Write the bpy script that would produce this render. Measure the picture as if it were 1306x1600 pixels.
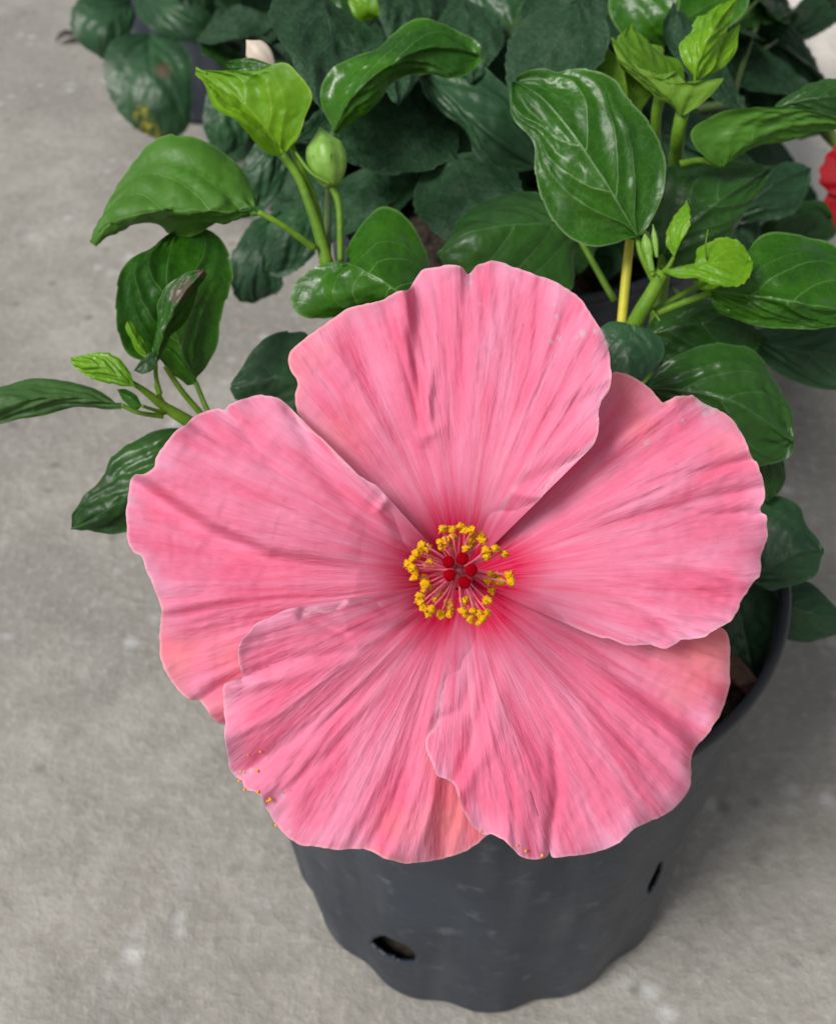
import bpy, math, random
import numpy as np
from mathutils import Vector, Matrix

random.seed(7); rng = np.random.default_rng(7)
for o in list(bpy.data.objects): bpy.data.objects.remove(o)
scene = bpy.context.scene
C = scene.collection

# ------------------------------------------------------------------ camera
PITCH = math.radians(45.0); CAM = np.array([0.0, 0.0, 0.54]); F = 1900.0; IW, IH = 1306.0, 1600.0
cd = bpy.data.cameras.new('camera'); cam = bpy.data.objects.new('camera', cd); C.objects.link(cam)
cam.location = CAM; cam.rotation_euler = (math.pi/2 - PITCH, 0, 0)
cd.sensor_fit = 'HORIZONTAL'; cd.sensor_width = 36.0; cd.lens = 36.0*F/IW
cd.clip_start = 0.01; cd.clip_end = 200
cd.dof.use_dof = True; cd.dof.focus_distance = 0.322; cd.dof.aperture_fstop = 24
scene.camera = cam

# ------------------------------------------------------------------ sky, sun, exposure
SUN_EL = math.radians(52); SUN_AZ = math.radians(232)      # azimuth clockwise from +Y: behind the camera, from the left
w = bpy.data.worlds.new('World'); scene.world = w; w.use_nodes = True
nt = w.node_tree; bg = nt.nodes['Background']
sky = nt.nodes.new('ShaderNodeTexSky'); sky.sky_type = 'NISHITA'; sky.sun_disc = False
sky.sun_elevation = SUN_EL; sky.sun_rotation = SUN_AZ; sky.air_density = 1.0; sky.dust_density = 4.0; sky.ozone_density = 1.0
hs = nt.nodes.new('ShaderNodeHueSaturation'); hs.inputs['Saturation'].default_value = 0.22     # overcast: a grey sky
nt.links.new(sky.outputs[0], hs.inputs['Color']); nt.links.new(hs.outputs[0], bg.inputs['Color'])
bg.inputs['Strength'].default_value = 0.05
sl = bpy.data.lights.new('sun', 'SUN'); sl.energy = 1.5; sl.angle = math.radians(22); sl.color = (1, .965, .92)
sun = bpy.data.objects.new('sun', sl); C.objects.link(sun)
sd = Vector((math.sin(SUN_AZ)*math.cos(SUN_EL), math.cos(SUN_AZ)*math.cos(SUN_EL), math.sin(SUN_EL)))
sun.rotation_euler = sd.to_track_quat('Z', 'Y').to_euler(); sun.location = (0, 0, 3)
scene.view_settings.view_transform = 'Standard'; scene.view_settings.look = 'None'
scene.view_settings.gamma = 1; scene.view_settings.use_curve_mapping = False
scene.view_settings.exposure = 0.95
scene.render.engine = 'CYCLES'

# ------------------------------------------------------------------ helpers
_s, _c = math.sin(PITCH), math.cos(PITCH)
def P(px, py, d):
    """a direction through a pixel of the photograph at a known distance -> world point"""
    px = np.asarray(px, float); py = np.asarray(py, float); d = np.asarray(d, float)
    xc = (px-IW/2)/F*d; yc = (IH/2-py)/F*d
    return np.stack([CAM[0]+xc, CAM[1]+yc*_s+d*_c, CAM[2]+yc*_c-d*_s], -1)
def proj(p):
    q = np.asarray(p, float)-CAM
    yc = q[..., 1]*_s+q[..., 2]*_c; d = q[..., 1]*_c-q[..., 2]*_s
    return IW/2+F*q[..., 0]/d, IH/2-F*yc/d, d
def spline(pts, n):
    """centripetal-ish Catmull-Rom resampled by arc length"""
    p = np.asarray(pts, float)
    if len(p) == 2: p = np.stack([p[0], p.mean(0), p[1]])
    e = np.vstack([2*p[0]-p[1], p, 2*p[-1]-p[-2]])
    out = []
    for i in range(1, len(e)-2):
        t = np.linspace(0, 1, 12, endpoint=False)[:, None]
        a, b, c, d = e[i-1], e[i], e[i+1], e[i+2]
        out.append(.5*((2*b)+(c-a)*t+(2*a-5*b+4*c-d)*t**2+(3*b-a-3*c+d)*t**3))
    out = np.vstack(out+[p[-1:]])
    s = np.r_[0, np.cumsum(np.linalg.norm(np.diff(out, axis=0), axis=1))]
    u = np.linspace(0, s[-1], n)
    return np.stack([np.interp(u, s, out[:, k]) for k in range(out.shape[1])], 1)
def vnoise1(x, seed):
    t = np.random.default_rng(seed).random(4096)*2-1
    i = np.floor(x).astype(int); f = x-i; f = f*f*(3-2*f)
    return t[i % 4096]*(1-f)+t[(i+1) % 4096]*f
def vnoise2(x, y, seed):
    t = np.random.default_rng(seed).random((256, 256))*2-1
    i = np.floor(x).astype(int); j = np.floor(y).astype(int); f = x-i; g = y-j
    f = f*f*(3-2*f); g = g*g*(3-2*g)
    a = t[i % 256, j % 256]*(1-f)+t[(i+1) % 256, j % 256]*f
    b = t[i % 256, (j+1) % 256]*(1-f)+t[(i+1) % 256, (j+1) % 256]*f
    return a*(1-g)+b*g
def seg_dist(x, y, line):
    """distance to a polyline, its signed side and the position along it (0..1)"""
    L = np.asarray(line, float); best = np.full(x.shape, 1e9); side = np.zeros(x.shape); along = np.zeros(x.shape)
    ln = np.linalg.norm(np.diff(L, axis=0), axis=1); cum = np.r_[0, np.cumsum(ln)]
    for k in range(len(L)-1):
        a, b = L[k], L[k+1]; ab = b-a; q = (ab**2).sum()+1e-9
        t = np.clip(((x-a[0])*ab[0]+(y-a[1])*ab[1])/q, 0, 1)
        dx = x-a[0]-t*ab[0]; dy = y-a[1]-t*ab[1]; d = np.hypot(dx, dy); m = d < best
        best[m] = d[m]; side[m] = np.sign(ab[0]*dy-ab[1]*dx)[m]; along[m] = ((cum[k]+t*ln[k])/cum[-1])[m]
    return best, side, along
def mesh_obj(name, verts, faces, mat, parent=None, attrs=None, smooth=True):
    me = bpy.data.meshes.new(name)
    me.from_pydata([tuple(v) for v in np.asarray(verts).tolist()], [], faces if isinstance(faces, list) else faces.tolist())
    if smooth: me.polygons.foreach_set('use_smooth', [True]*len(me.polygons))
    for k, v in (attrs or {}).items():
        a = me.attributes.new(k, 'FLOAT', 'POINT'); a.data.foreach_set('value', np.asarray(v, np.float32).ravel())
    me.materials.append(mat); me.update()
    o = bpy.data.objects.new(name, me); C.objects.link(o)
    if parent is not None: o.parent = parent; o.matrix_parent_inverse = Matrix.Translation(-Vector(base_of(parent)))
    return o
def base_of(o):
    v = Vector(o.location)
    return base_of(o.parent)+v+o.matrix_parent_inverse.translation if o.parent else v
def grid_faces(n, m, wrap=False):
    i = np.arange(n-1)[:, None]; j = np.arange(m if wrap else m-1)[None]
    a = i*m+j; b = i*m+(j+1) % m
    return np.stack([a, b, b+m, a+m], -1).reshape(-1, 4)
def tag(o, label, cat, group=None, kind=None):
    o['label'] = label; o['category'] = cat
    if group: o['group'] = group
    if kind: o['kind'] = kind
    return o
def empty(name, loc):
    o = bpy.data.objects.new(name, None); C.objects.link(o); o.location = loc; o.empty_display_size = .02; return o
def tube_geo(pts, rad, sides=10, cap=True):
    pts = np.asarray(pts, float); n = len(pts); rad = np.asarray(rad, float)*np.ones(n)
    t = np.gradient(pts, axis=0); t /= np.linalg.norm(t, axis=1)[:, None]+1e-12
    ref = np.array([.31, .2, .93]); V = []
    u = np.cross(t[0], ref); u /= np.linalg.norm(u)
    a = np.linspace(0, 2*np.pi, sides, endpoint=False)
    for k in range(n):
        u = u-t[k]*(u@t[k]); u /= np.linalg.norm(u); v = np.cross(t[k], u)
        V.append(pts[k]+rad[k]*(np.cos(a)[:, None]*u+np.sin(a)[:, None]*v))
    V = np.vstack(V); Fc = grid_faces(n, sides, True).tolist()
    if cap:
        Fc.append(list(range(sides))[::-1]); Fc.append(list(range((n-1)*sides, n*sides)))
    return V, Fc
def pxtube(name, pts, mat, parent, n=24, sides=12):
    """pts: (px, py, depth, width in pixels)"""
    q = spline(pts, n); w3 = P(q[:, 0], q[:, 1], q[:, 2])
    V, Fc = tube_geo(w3, q[:, 3]/2*q[:, 2]/F, sides)
    return mesh_obj(name, V, Fc, mat, parent)

# ------------------------------------------------------------------ materials
class NT:
    def __init__(s, name):
        s.m = bpy.data.materials.new(name); s.m.use_nodes = True; s.t = s.m.node_tree
        s.b = s.t.nodes['Principled BSDF']; s.out = s.t.nodes['Material Output']
    def n(s, kind, ins=None, **kw):
        x = s.t.nodes.new(kind)
        for k, v in kw.items(): setattr(x, k, v)
        for k, v in (ins or {}).items():
            if isinstance(v, bpy.types.NodeSocket): s.t.links.new(v, x.inputs[k])
            else: x.inputs[k].default_value = v
        return x
    def link(s, a, b): s.t.links.new(a, b)
    def attr(s, name): return s.n('ShaderNodeAttribute', attribute_name=name).outputs['Fac']
    def math(s, op, a, b=0.0, c=0.0, clamp=False): return s.n('ShaderNodeMath', {0: a, 1: b, 2: c}, operation=op, use_clamp=clamp).outputs[0]
    def mix(s, f, a, b, mode='MIX'):
        x = s.t.nodes.new('ShaderNodeMix'); x.data_type = 'RGBA'; x.blend_type = mode
        for i, v in ((0, f), (6, a), (7, b)):
            if isinstance(v, bpy.types.NodeSocket): s.t.links.new(v, x.inputs[i])
            else: x.inputs[i].default_value = v if i == 0 else (*v, 1)[:4]
        return x.outputs[2]
    def ramp(s, f, lo, hi): return s.n('ShaderNodeMapRange', {0: f, 1: lo, 2: hi, 3: 0.0, 4: 1.0}, clamp=True).outputs[0]
    def noise(s, vec, scale, detail=3, rough=.5, dist=0.0): return s.n('ShaderNodeTexNoise', {'Vector': vec, 'Scale': scale, 'Detail': detail, 'Roughness': rough, 'Distortion': dist}).outputs['Fac']
    def comb(s, x, y, z=0.0): return s.n('ShaderNodeCombineXYZ', {0: x, 1: y, 2: z}).outputs[0]
    def obj(s): return s.n('ShaderNodeTexCoord').outputs['Object']
    def bump(s, h, strength, dist=.001, normal=None):
        x = s.n('ShaderNodeBump', {'Height': h, 'Strength': strength, 'Distance': dist})
        if normal is not None: s.link(normal, x.inputs['Normal'])
        return x.outputs[0]
    def translucent(s, col, fac, normal=None):
        t = s.n('ShaderNodeBsdfTranslucent'); s.link(col, t.inputs[0])
        if normal is not None: s.link(normal, t.inputs['Normal'])
        x = s.n('ShaderNodeMixShader', {0: fac}); s.link(s.b.outputs[0], x.inputs[1]); s.link(t.outputs[0], x.inputs[2])
        s.link(x.outputs[0], s.out.inputs[0])
    def set(s, **kw):
        for k, v in kw.items():
            k = k.replace('_', ' ')
            if isinstance(v, bpy.types.NodeSocket): s.link(v, s.b.inputs[k])
            else: s.b.inputs[k].default_value = v

def petal_material(name, pink=(.79, .148, .272), pale=(.84, .325, .49), deep=(.74, .078, .150), salmon=(.80, .25, .215), eye=(.62, .004, .060)):
    a = NT(name)
    ang = a.attr('ang'); rad = a.attr('rad'); edge = a.attr('edge'); sal = a.attr('salmon'); pid = a.attr('petal_id')
    off = a.math('MULTIPLY', pid, 7.3)
    # streaks that run outward from the throat
    v1 = a.comb(a.math('MULTIPLY', ang, 9.0), a.math('MULTIPLY', rad, 2.2), off)
    st1 = a.noise(v1, 1.0, 3, .55, .3)
    v2 = a.comb(a.math('MULTIPLY', ang, 46.0), a.math('MULTIPLY', rad, 5.5), off)
    st2 = a.noise(v2, 1.0, 4, .6, .5)
    v3 = a.comb(a.math('MULTIPLY', ang, 120.0), a.math('MULTIPLY', rad, 24.0), off)
    st3 = a.noise(v3, 1.0, 2, .5, .8)
    tc = a.obj()
    fine = a.noise(tc, 900.0, 3, .6)
    col = a.mix(a.math('MULTIPLY', a.ramp(st1, .34, .70), .75), pink, pale)
    col = a.mix(a.math('MULTIPLY', a.ramp(st2, .52, .72), .17), col, deep)
    col = a.mix(a.math('MULTIPLY', a.ramp(st2, .47, .28), .14), col, pale)
    col = a.mix(a.math('MULTIPLY', a.ramp(st3, .55, .75), .10), col, deep)
    vl = a.ramp(a.math('ABSOLUTE', a.math('SUBTRACT', st2, .52)), .022, .0)
    col = a.mix(a.math('MULTIPLY', vl, .20), col, deep)
    col = a.mix(a.math('MULTIPLY', a.ramp(fine, .5, .75), .10), col, pale)
    # salmon margin on the side that was rolled up in the bud
    sf = a.math('MULTIPLY', sal, a.ramp(a.math('ADD', st2, a.math('MULTIPLY', st1, .5)), .38, .85))
    col = a.mix(a.math('MULTIPLY_ADD', sf, .35, a.math('MULTIPLY', sal, .42), clamp=True), col, salmon)
    # lilac margin
    ed = a.math('MULTIPLY', a.ramp(edge, 42.0, 4.0), a.math('MULTIPLY', a.ramp(st1, .36, .6), a.math('SUBTRACT', 1.0, sal)))
    col = a.mix(a.math('MULTIPLY', ed, .55), col, (.76, .38, .56))
    col = a.mix(a.math('MULTIPLY', a.math('MULTIPLY', a.ramp(edge, 5.0, .5), a.ramp(rad, .25, .5)), .55), col, (.86, .52, .60))
    # pale rays, then the red eye
    ray = a.noise(a.comb(a.math('MULTIPLY', ang, 13.0), a.math('MULTIPLY', rad, .5), a.math('ADD', off, 3.0)), 1.0, 2, .5)
    rf = a.math('MULTIPLY', a.ramp(ray, .52, .66), a.math('MULTIPLY', a.ramp(rad, .14, .28), a.ramp(rad, .62, .34)))
    col = a.mix(a.math('MULTIPLY', rf, .4), col, (.80, .35, .46))
    ef = a.math('ADD', rad, a.math('MULTIPLY', a.math('SUBTRACT', st2, .5), .10))
    col = a.mix(a.math('MULTIPLY', a.ramp(ef, .36, .12), .55), col, (.66, .055, .15))
    lobe = a.attr('eye')
    col = a.mix(a.math('MULTIPLY', lobe, a.ramp(st2, .2, .55)), col, eye)
    # bruises and specks
    br = a.attr('bruise'); bn = a.noise(tc, 700.0, 2)
    col = a.mix(a.math('MULTIPLY', br, a.ramp(bn, .35, .55)), col, (.58, .42, .49))
    vor = a.n('ShaderNodeTexVoronoi', {'Vector': a.comb(a.math('MULTIPLY', ang, 9.0), a.math('MULTIPLY', rad, 9.0), off), 'Scale': 1.0}).outputs['Distance']
    col = a.mix(a.math('MULTIPLY', a.ramp(vor, .025, .012), .8), col, (.16, .01, .02))
    cell = a.n('ShaderNodeTexVoronoi', {'Vector': a.comb(a.math('MULTIPLY', ang, 85.0), a.math('MULTIPLY', rad, 26.0), off), 'Scale': 1.0}, feature='SMOOTH_F1').outputs['Distance']
    fd = a.ramp(rad, .12, .50)
    b = a.bump(a.math('MULTIPLY', st2, fd), .26, .0011)
    b = a.bump(a.math('MULTIPLY', st3, fd), .26, .0005, b)
    b = a.bump(a.math('MULTIPLY', cell, fd), .35, .0005, b)
    b = a.bump(fine, .3, .0002, b)
    a.set(Base_Color=col, Roughness=.62, Normal=b, Specular_IOR_Level=.06)
    a.translucent(col, .22, b)
    return a.m

VEINS = [(-.02, .85, .80), (.24, .60, .92), (.50, .44, .92)]
def leaf_material(name, base, dark, vein, rough=.34, trans=.18, spots=None, yellow=0.0, veinmix=.55):
    a = NT(name)
    t = a.attr('lt'); s = a.attr('ls'); under = a.attr('under')
    ab = a.math('ABSOLUTE', s); pw = a.math('POWER', ab, 1.25); sg = a.math('MULTIPLY_ADD', a.math('SIGN', s), .018, .0)
    wob = a.math('MULTIPLY_ADD', a.noise(a.comb(a.math('MULTIPLY', s, 3.0), a.math('MULTIPLY', t, 3.0)), 1.0, 1), .05, -.025)
    tt = a.math('ADD', a.math('ADD', t, sg), wob)
    vn = a.math('MULTIPLY', a.ramp(a.math('DIVIDE', ab, a.math('MULTIPLY_ADD', t, -.016, .023)), 1.0, .25), 1.0)
    for (t0, k, lim) in VEINS:
        d = a.math('DIVIDE', a.math('ABSOLUTE', a.math('SUBTRACT', tt, a.math('MULTIPLY_ADD', pw, k, t0))), 1+.7*k)
        wd = a.math('MULTIPLY_ADD', ab, -.0042, .0066)
        vi = a.math('MULTIPLY', a.ramp(a.math('DIVIDE', d, wd), 1.0, .2), a.ramp(ab, lim, lim-.35))
        vn = a.math('MAXIMUM', vn, a.math('MULTIPLY', vi, .85))
    tc = a.obj()
    big = a.noise(tc, 30.0, 3, .6, .6); fine = a.noise(tc, 420.0, 3, .6)
    oi = a.n('ShaderNodeObjectInfo').outputs['Random']
    col = a.mix(a.ramp(big, .35, .65), base, dark)
    col = a.mix(a.math('MULTIPLY', a.ramp(fine, .5, .8), .25), col, dark)
    col = a.mix(a.math('MULTIPLY', oi, .45), col, dark)
    col = a.mix(a.math('MULTIPLY', vn, veinmix), col, vein)
    net = a.n('ShaderNodeTexVoronoi', {'Vector': tc, 'Scale': 330.0}, feature='DISTANCE_TO_EDGE').outputs['Distance']
    nf = a.ramp(net, .07, .0)
    col = a.mix(a.math('MULTIPLY', nf, .08), col, vein)
    col = a.mix(a.math('MULTIPLY', a.ramp(a.math('ABSOLUTE', s), .955, 1.0), .45), col, vein)
    geo = a.n('ShaderNodeNewGeometry').outputs['Backfacing']
    und = a.math('ABSOLUTE', a.math('SUBTRACT', under, geo))
    col = a.mix(a.math('MULTIPLY', und, .45), col, (base[0]*1.5+.03, base[1]*1.15+.05, base[2]*1.6+.02))
    dm = a.attr('damage')
    col = a.mix(a.math('MULTIPLY', dm, a.ramp(fine, .3, .45)), col, (.11, .075, .055))
    if yellow: col = a.mix(a.math('MULTIPLY', a.attr('yellow'), a.ramp(a.noise(tc, 300.0, 3, .6), .42, .60)), col, (.33, .30, .03))
    b = a.bump(nf, .10, .0003)
    med = a.noise(tc, 130.0, 2, .5)
    b = a.bump(fine, .12, .0006, b); b = a.bump(med, .30, .0022, b); b = a.bump(big, .35, .005, b); b = a.bump(vn, .25, -.0006, b)
    r = a.math('MULTIPLY_ADD', fine, .14, rough-.07)
    r = a.math('ADD', r, a.math('MULTIPLY', a.ramp(big, .42, .62), .14))
    r = a.math('ADD', r, a.math('MULTIPLY', und, .25))
    a.set(Base_Color=col, Roughness=r, Normal=b, Specular_IOR_Level=.33)
    a.translucent(a.mix(.35, col, (base[0]*1.6, base[1]*1.5, base[2])), trans, b)
    return a.m

def plain(name, col, rough=.5, var=None, scale=300.0, bump=.2, dist=.0006, sss=0, spec=.5):
    a = NT(name); tc = a.obj(); n = a.noise(tc, scale, 4, .6)
    a.set(Base_Color=a.mix(a.ramp(n, .35, .65), col, var or tuple(c*.75 for c in col)), Roughness=rough, Normal=a.bump(n, bump, dist), Specular_IOR_Level=spec)
    if sss: a.set(Subsurface_Weight=sss); a.b.inputs['Subsurface Radius'].default_value = (.002, .001, .0005)
    return a.m

M_petal = petal_material('pink_petal')
M_red = plain('red_petal', (.36, .004, .010), .6, (.26, .002, .007), 200, .4, .001, spec=.2)
M_lime = leaf_material('lime_leaf', (.19, .40, .012), (.10, .27, .008), (.42, .58, .10), .30, .28)
M_olive = leaf_material('olive_leaf', (.11, .26, .012), (.075, .19, .008), (.25, .40, .07), .38, .28)
M_mid = leaf_material('green_leaf', (.042, .165, .004), (.014, .074, .004), (.19, .36, .10), .22, .13, veinmix=.42)
M_vein = leaf_material('veined_leaf', (.038, .150, .006), (.018, .085, .005), (.28, .43, .20), .25, .16, veinmix=.5)
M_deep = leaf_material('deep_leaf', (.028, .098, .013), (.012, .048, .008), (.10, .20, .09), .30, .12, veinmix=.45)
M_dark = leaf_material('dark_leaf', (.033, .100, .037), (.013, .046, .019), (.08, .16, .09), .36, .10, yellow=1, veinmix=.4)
M_stem = plain('stem_green', (.125, .26, .014), .5, (.075, .17, .010), 130, .5, .001, spec=.3)
M_stemdk = plain('stem_dark', (.06, .15, .03), .45, (.10, .12, .05), 200, .3)
M_yellow = plain('petiole_yellow', (.62, .55, .045), .4, (.45, .46, .03), 120, .15)
M_woody = plain('stem_woody', (.13, .10, .07), .7, (.07, .055, .04), 150, .6)
M_bud = plain('bud_green', (.20, .38, .06), .45, (.13, .28, .035), 250, .3)
M_cream = plain('bud_cream', (.62, .55, .45), .55, (.55, .42, .36), 200, .3)
M_anther = plain('pollen_yellow', (1.0, .56, .008), .7, (.95, .43, .004), 3.5, .5, .08, spec=.2)
M_pollen = plain('pollen_orange', (.85, .38, .02), .8, (.75, .28, .02), 900, .4, .0003, spec=.2)
M_fil = plain('filament_pink', (.72, .16, .22), .45, (.60, .09, .16), 600, .1, sss=.2)
M_col = plain('column_pink', (.70, .17, .22), .5, (.55, .09, .14), 500, .2)
M_stig = plain('stigma_red', (.46, .001, .008), .9, (.28, .0, .005), 2600, 1.0, .0009, spec=.03)
M_tubec = plain('flower_base', (.25, .36, .08), .5)
M_throat = plain('flower_throat', (.36, .01, .03), .6)

def concrete(name, c1, c2, c3):
    a = NT(name); tc = a.obj()
    big = a.noise(tc, 5.5, 4, .55, .5); mid = a.noise(tc, 34.0, 5, .62, .4); fine = a.noise(tc, 160.0, 4, .65); grit = a.noise(tc, 900.0, 2)
    col = a.mix(a.ramp(mid, .36, .66), c1, c2)
    col = a.mix(a.math('MULTIPLY', a.ramp(big, .40, .62), .75), col, c3)
    col = a.mix(a.math('MULTIPLY', a.ramp(fine, .52, .68), .38), col, tuple(min(1, x*1.25) for x in c2))
    col = a.mix(a.math('MULTIPLY', a.ramp(fine, .45, .30), .28), col, tuple(x*.70 for x in c1))
    vo = a.n('ShaderNodeTexVoronoi', {'Vector': tc, 'Scale': 62.0, 'Randomness': 1.0})
    pit = a.math('MULTIPLY', a.ramp(vo.outputs['Distance'], .30, .12), a.ramp(a.noise(tc, 23.0, 2), .54, .62))
    col = a.mix(a.math('MULTIPLY', pit, .55), col, tuple(x*.45 for x in c1))
    vw = a.n('ShaderNodeTexVoronoi', {'Vector': a.n('ShaderNodeVectorMath', {0: tc, 1: (3.3, 1.7, 0)}).outputs[0], 'Scale': 55.0})
    wht = a.math('MULTIPLY', a.ramp(vw.outputs['Distance'], .34, .10), a.ramp(a.noise(tc, 14.0, 2), .53, .62))
    col = a.mix(a.math('MULTIPLY', wht, .5), col, (.60, .61, .62))
    rust = a.ramp(a.noise(a.n('ShaderNodeVectorMath', {0: tc, 1: (9.3, 4.7, 0)}).outputs[0], 26.0, 2), .72, .80)
    col = a.mix(a.math('MULTIPLY', rust, .35), col, (.40, .22, .16))
    b = a.bump(fine, .5, .004); b = a.bump(grit, .4, .001, b); b = a.bump(pit, -.5, .003, b)
    a.set(Base_Color=col, Roughness=.85, Normal=b, Specular_IOR_Level=.3)
    return a.m
M_ground = concrete('concrete', (.290, .275, .245), (.380, .363, .331), (.225, .215, .197))
M_sunlit = concrete('painted_sunlit_concrete', (.62, .58, .53), (.72, .68, .63), (.68, .65, .60))  # sunlight on the far concrete, put into a lighter base colour

def pot_material():
    a = NT('pot_plastic'); tc = a.obj()
    sm = a.noise(tc, 70.0, 4, .6); sp = a.noise(tc, 120.0, 2, .5); big = a.noise(tc, 14.0, 3)
    sep = a.n('ShaderNodeSeparateXYZ', {0: tc})
    vert = a.noise(a.n('ShaderNodeVectorMath', {0: tc, 1: (1, 1, .12)}, operation='MULTIPLY').outputs[0], 60.0, 3)
    col = a.mix(a.ramp(big, .4, .65), (.023, .031, .045), (.033, .043, .060))
    col = a.mix(a.math('MULTIPLY', a.ramp(vert, .5, .7), .35), col, (.085, .095, .11))
    dust = a.math('MULTIPLY', a.ramp(sp, .54, .72), a.ramp(sm, .48, .66))
    col = a.mix(a.math('MULTIPLY', dust, .32), col, (.24, .26, .29))
    a.set(Base_Color=col, Roughness=a.math('MULTIPLY_ADD', sm, .25, .36), Normal=a.bump(sm, .25, .002), Specular_IOR_Level=.4)
    return a.m
M_pot = pot_material()
M_rim = plain('rim_plastic', (.011, .015, .022), .5, (.018, .023, .031), 90, .2)
M_soil = plain('potting_soil', (.075, .054, .038), .95, (.012, .009, .007), 220, 1.0, .006)
M_bark = plain('bark_chip', (.11, .072, .046), .9, (.05, .034, .024), 180, .8, .002)

# ------------------------------------------------------------------ ground
def sheet(name, x0, x1, y0, y1, z, mat, h=.05):
    V = [(x0, y0, z), (x1, y0, z), (x1, y1, z), (x0, y1, z)]+[(x0, y0, z-h), (x1, y0, z-h), (x1, y1, z-h), (x0, y1, z-h)]
    o = mesh_obj(name, V, [[0, 1, 2, 3], [4, 7, 6, 5], [0, 4, 5, 1], [1, 5, 6, 2], [2, 6, 7, 3], [3, 7, 4, 0]], mat, smooth=False)
    o['kind'] = 'structure'; return o
g = sheet('ground', -60, 60, -60, 60, 0, M_ground)
g['label'] = 'worn grey concrete floor with mottled stains'; g['category'] = 'ground'
pv = sheet('pavement', .30, 6, .80, 9, .006, M_sunlit, .004)
pv['label'] = 'concrete strip behind the plants, sunlight painted in as a pale colour'; pv['category'] = 'pavement'

# ------------------------------------------------------------------ nursery pots
POT_H, POT_RT, POT_RB = .20, .105, .0905
def make_pot(x, y, label, slots=(), chips=True, sc=1.0):
    root = empty('nursery_pot', (x, y, 0)); tag(root, label, 'pot', 'black nursery pots')
    na, nz = (440, 220) if slots else (220, 100)
    a = np.linspace(0, 2*np.pi, na, endpoint=False); z = np.linspace(0, POT_H, nz)
    A, Z = np.meshgrid(a, z); t = Z/POT_H
    R = (POT_RB+(POT_RT-POT_RB)*t)*sc
    scal = np.clip(1-t/.42, 0, 1)**.7
    R = R-.0015*scal*((.5+.5*np.cos(A*14))**2-.2)-.0009*vnoise2(A*3, Z*25, 5)-.0007*np.cos(A*14)*np.clip((.93-t)*8, 0, 1)
    R = R-.0015*np.clip(1-Z/.004, 0, 1)**2                                    # rounded foot
    R = R+.0012*np.clip((t-.95)/.02, 0, 1)
    V = np.stack([x+R*np.cos(A), y+R*np.sin(A), Z*1.0+.001], -1).reshape(-1, 3)
    Fc = grid_faces(nz, na, True)
    if slots:
        cen = V[Fc].mean(1); px, py, d = proj(cen)
        front = ((cen[:, 0]-x)*(0-x)+(cen[:, 1]-y)*(0-y)) > -.002
        keep = np.ones(len(Fc), bool)
        for (sx, sy, aa, bb, rot) in slots:
            c, s = math.cos(rot), math.sin(rot); dx = px-sx; dy = py-sy
            e = ((dx*c+dy*s)/aa)**2+((-dx*s+dy*c)/bb)**2
            e = e+.22*vnoise2(px/12, py/12, 3)
            keep &= ~((e < 1) & front)
        Fc = Fc[keep]
    wall = mesh_obj('pot_wall', V, Fc, M_pot, root)
    m = wall.modifiers.new('thickness', 'SOLIDIFY'); m.thickness = .0016; m.offset = -1
    # rolled rim
    k = 12; ph = np.linspace(0, 2*np.pi, k, endpoint=False)
    Am, Ph = np.meshgrid(a, ph, indexing='ij'); rr = POT_RT*sc+.0004+.0020*np.cos(Ph)
    Vr = np.stack([x+rr*np.cos(Am), y+rr*np.sin(Am), POT_H+.0015+.0032*np.sin(Ph)], -1).reshape(-1, 3)
    f = []
    for i in range(na):
        for j in range(k):
            f.append([i*k+j, ((i+1) % na)*k+j, ((i+1) % na)*k+(j+1) % k, i*k+(j+1) % k])
    mesh_obj('rim', Vr, f, M_rim, root)
    # potting mix: a lumpy plug that fills the pot
    nr = 40; rr = np.linspace(0, 1, nr); Am, Rr = np.meshgrid(a[::2], rr)
    zt = POT_H-.022; rad = (POT_RT-.006)*sc
    X = Rr*rad*np.cos(Am); Y = Rr*rad*np.sin(Am)
    Zt = zt+.004*vnoise2(X*90+9, Y*90+9, 11)+.003*vnoise2(X*260, Y*260, 12)
    top = np.stack([x+X, y+Y, Zt], -1).reshape(-1, 3); n2 = len(a[::2])
    sides = []
    for q in np.linspace(zt-.004, .006, 14):
        r2 = ((POT_RB+(POT_RT-POT_RB)*q/POT_H)-.0075)*sc
        sides.append(np.stack([x+r2*np.cos(a[::2]), y+r2*np.sin(a[::2]), np.full(n2, q)], -1))
    V2 = np.vstack([top]+sides)
    soil = mesh_obj('potting_mix', V2, grid_faces(nr+14, n2, True), M_soil, root); soil['kind'] = 'stuff'
    if chips:
        r = random.Random(5)
        for i in range(70):
            an = r.uniform(-1.2, .6); q = rad*math.sqrt(r.uniform(.45, .98)); s_ = r.uniform(.003, .0075)
            c = np.array([x+q*math.cos(an), y+q*math.sin(an), zt+.003+r.uniform(0, .003)])
            B = np.array([(i_, j_, k_) for k_ in (-1, 1) for j_ in (-1, 1) for i_ in (-1, 1)], float)*[s_, s_*.6, s_*.3]*np.array([[1+r.uniform(-.3, .3) for _ in range(3)] for _ in range(8)])
            Rm = np.array(Matrix.Rotation(r.uniform(0, 6.3), 3, 'Z') @ Matrix.Rotation(r.uniform(-.5, .5), 3, 'X'))
            mesh_obj('bark_chip', B@Rm.T+c, [[0, 2, 3, 1], [4, 5, 7, 6], [0, 1, 5, 4], [2, 6, 7, 3], [0, 4, 6, 2], [1, 3, 7, 5]], M_bark, root, smooth=False)
    return root
POT = (.032, .315)
pot_a = make_pot(*POT, 'black plastic pot with drainage slots under the big pink flower', slots=((617, 1485, 40, 15, .42), (1024, 1372, 6, 26, .42)))
pot_b = make_pot(.055, .585, 'black plastic pot directly behind the pot of the pink flower', chips=False)
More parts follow.
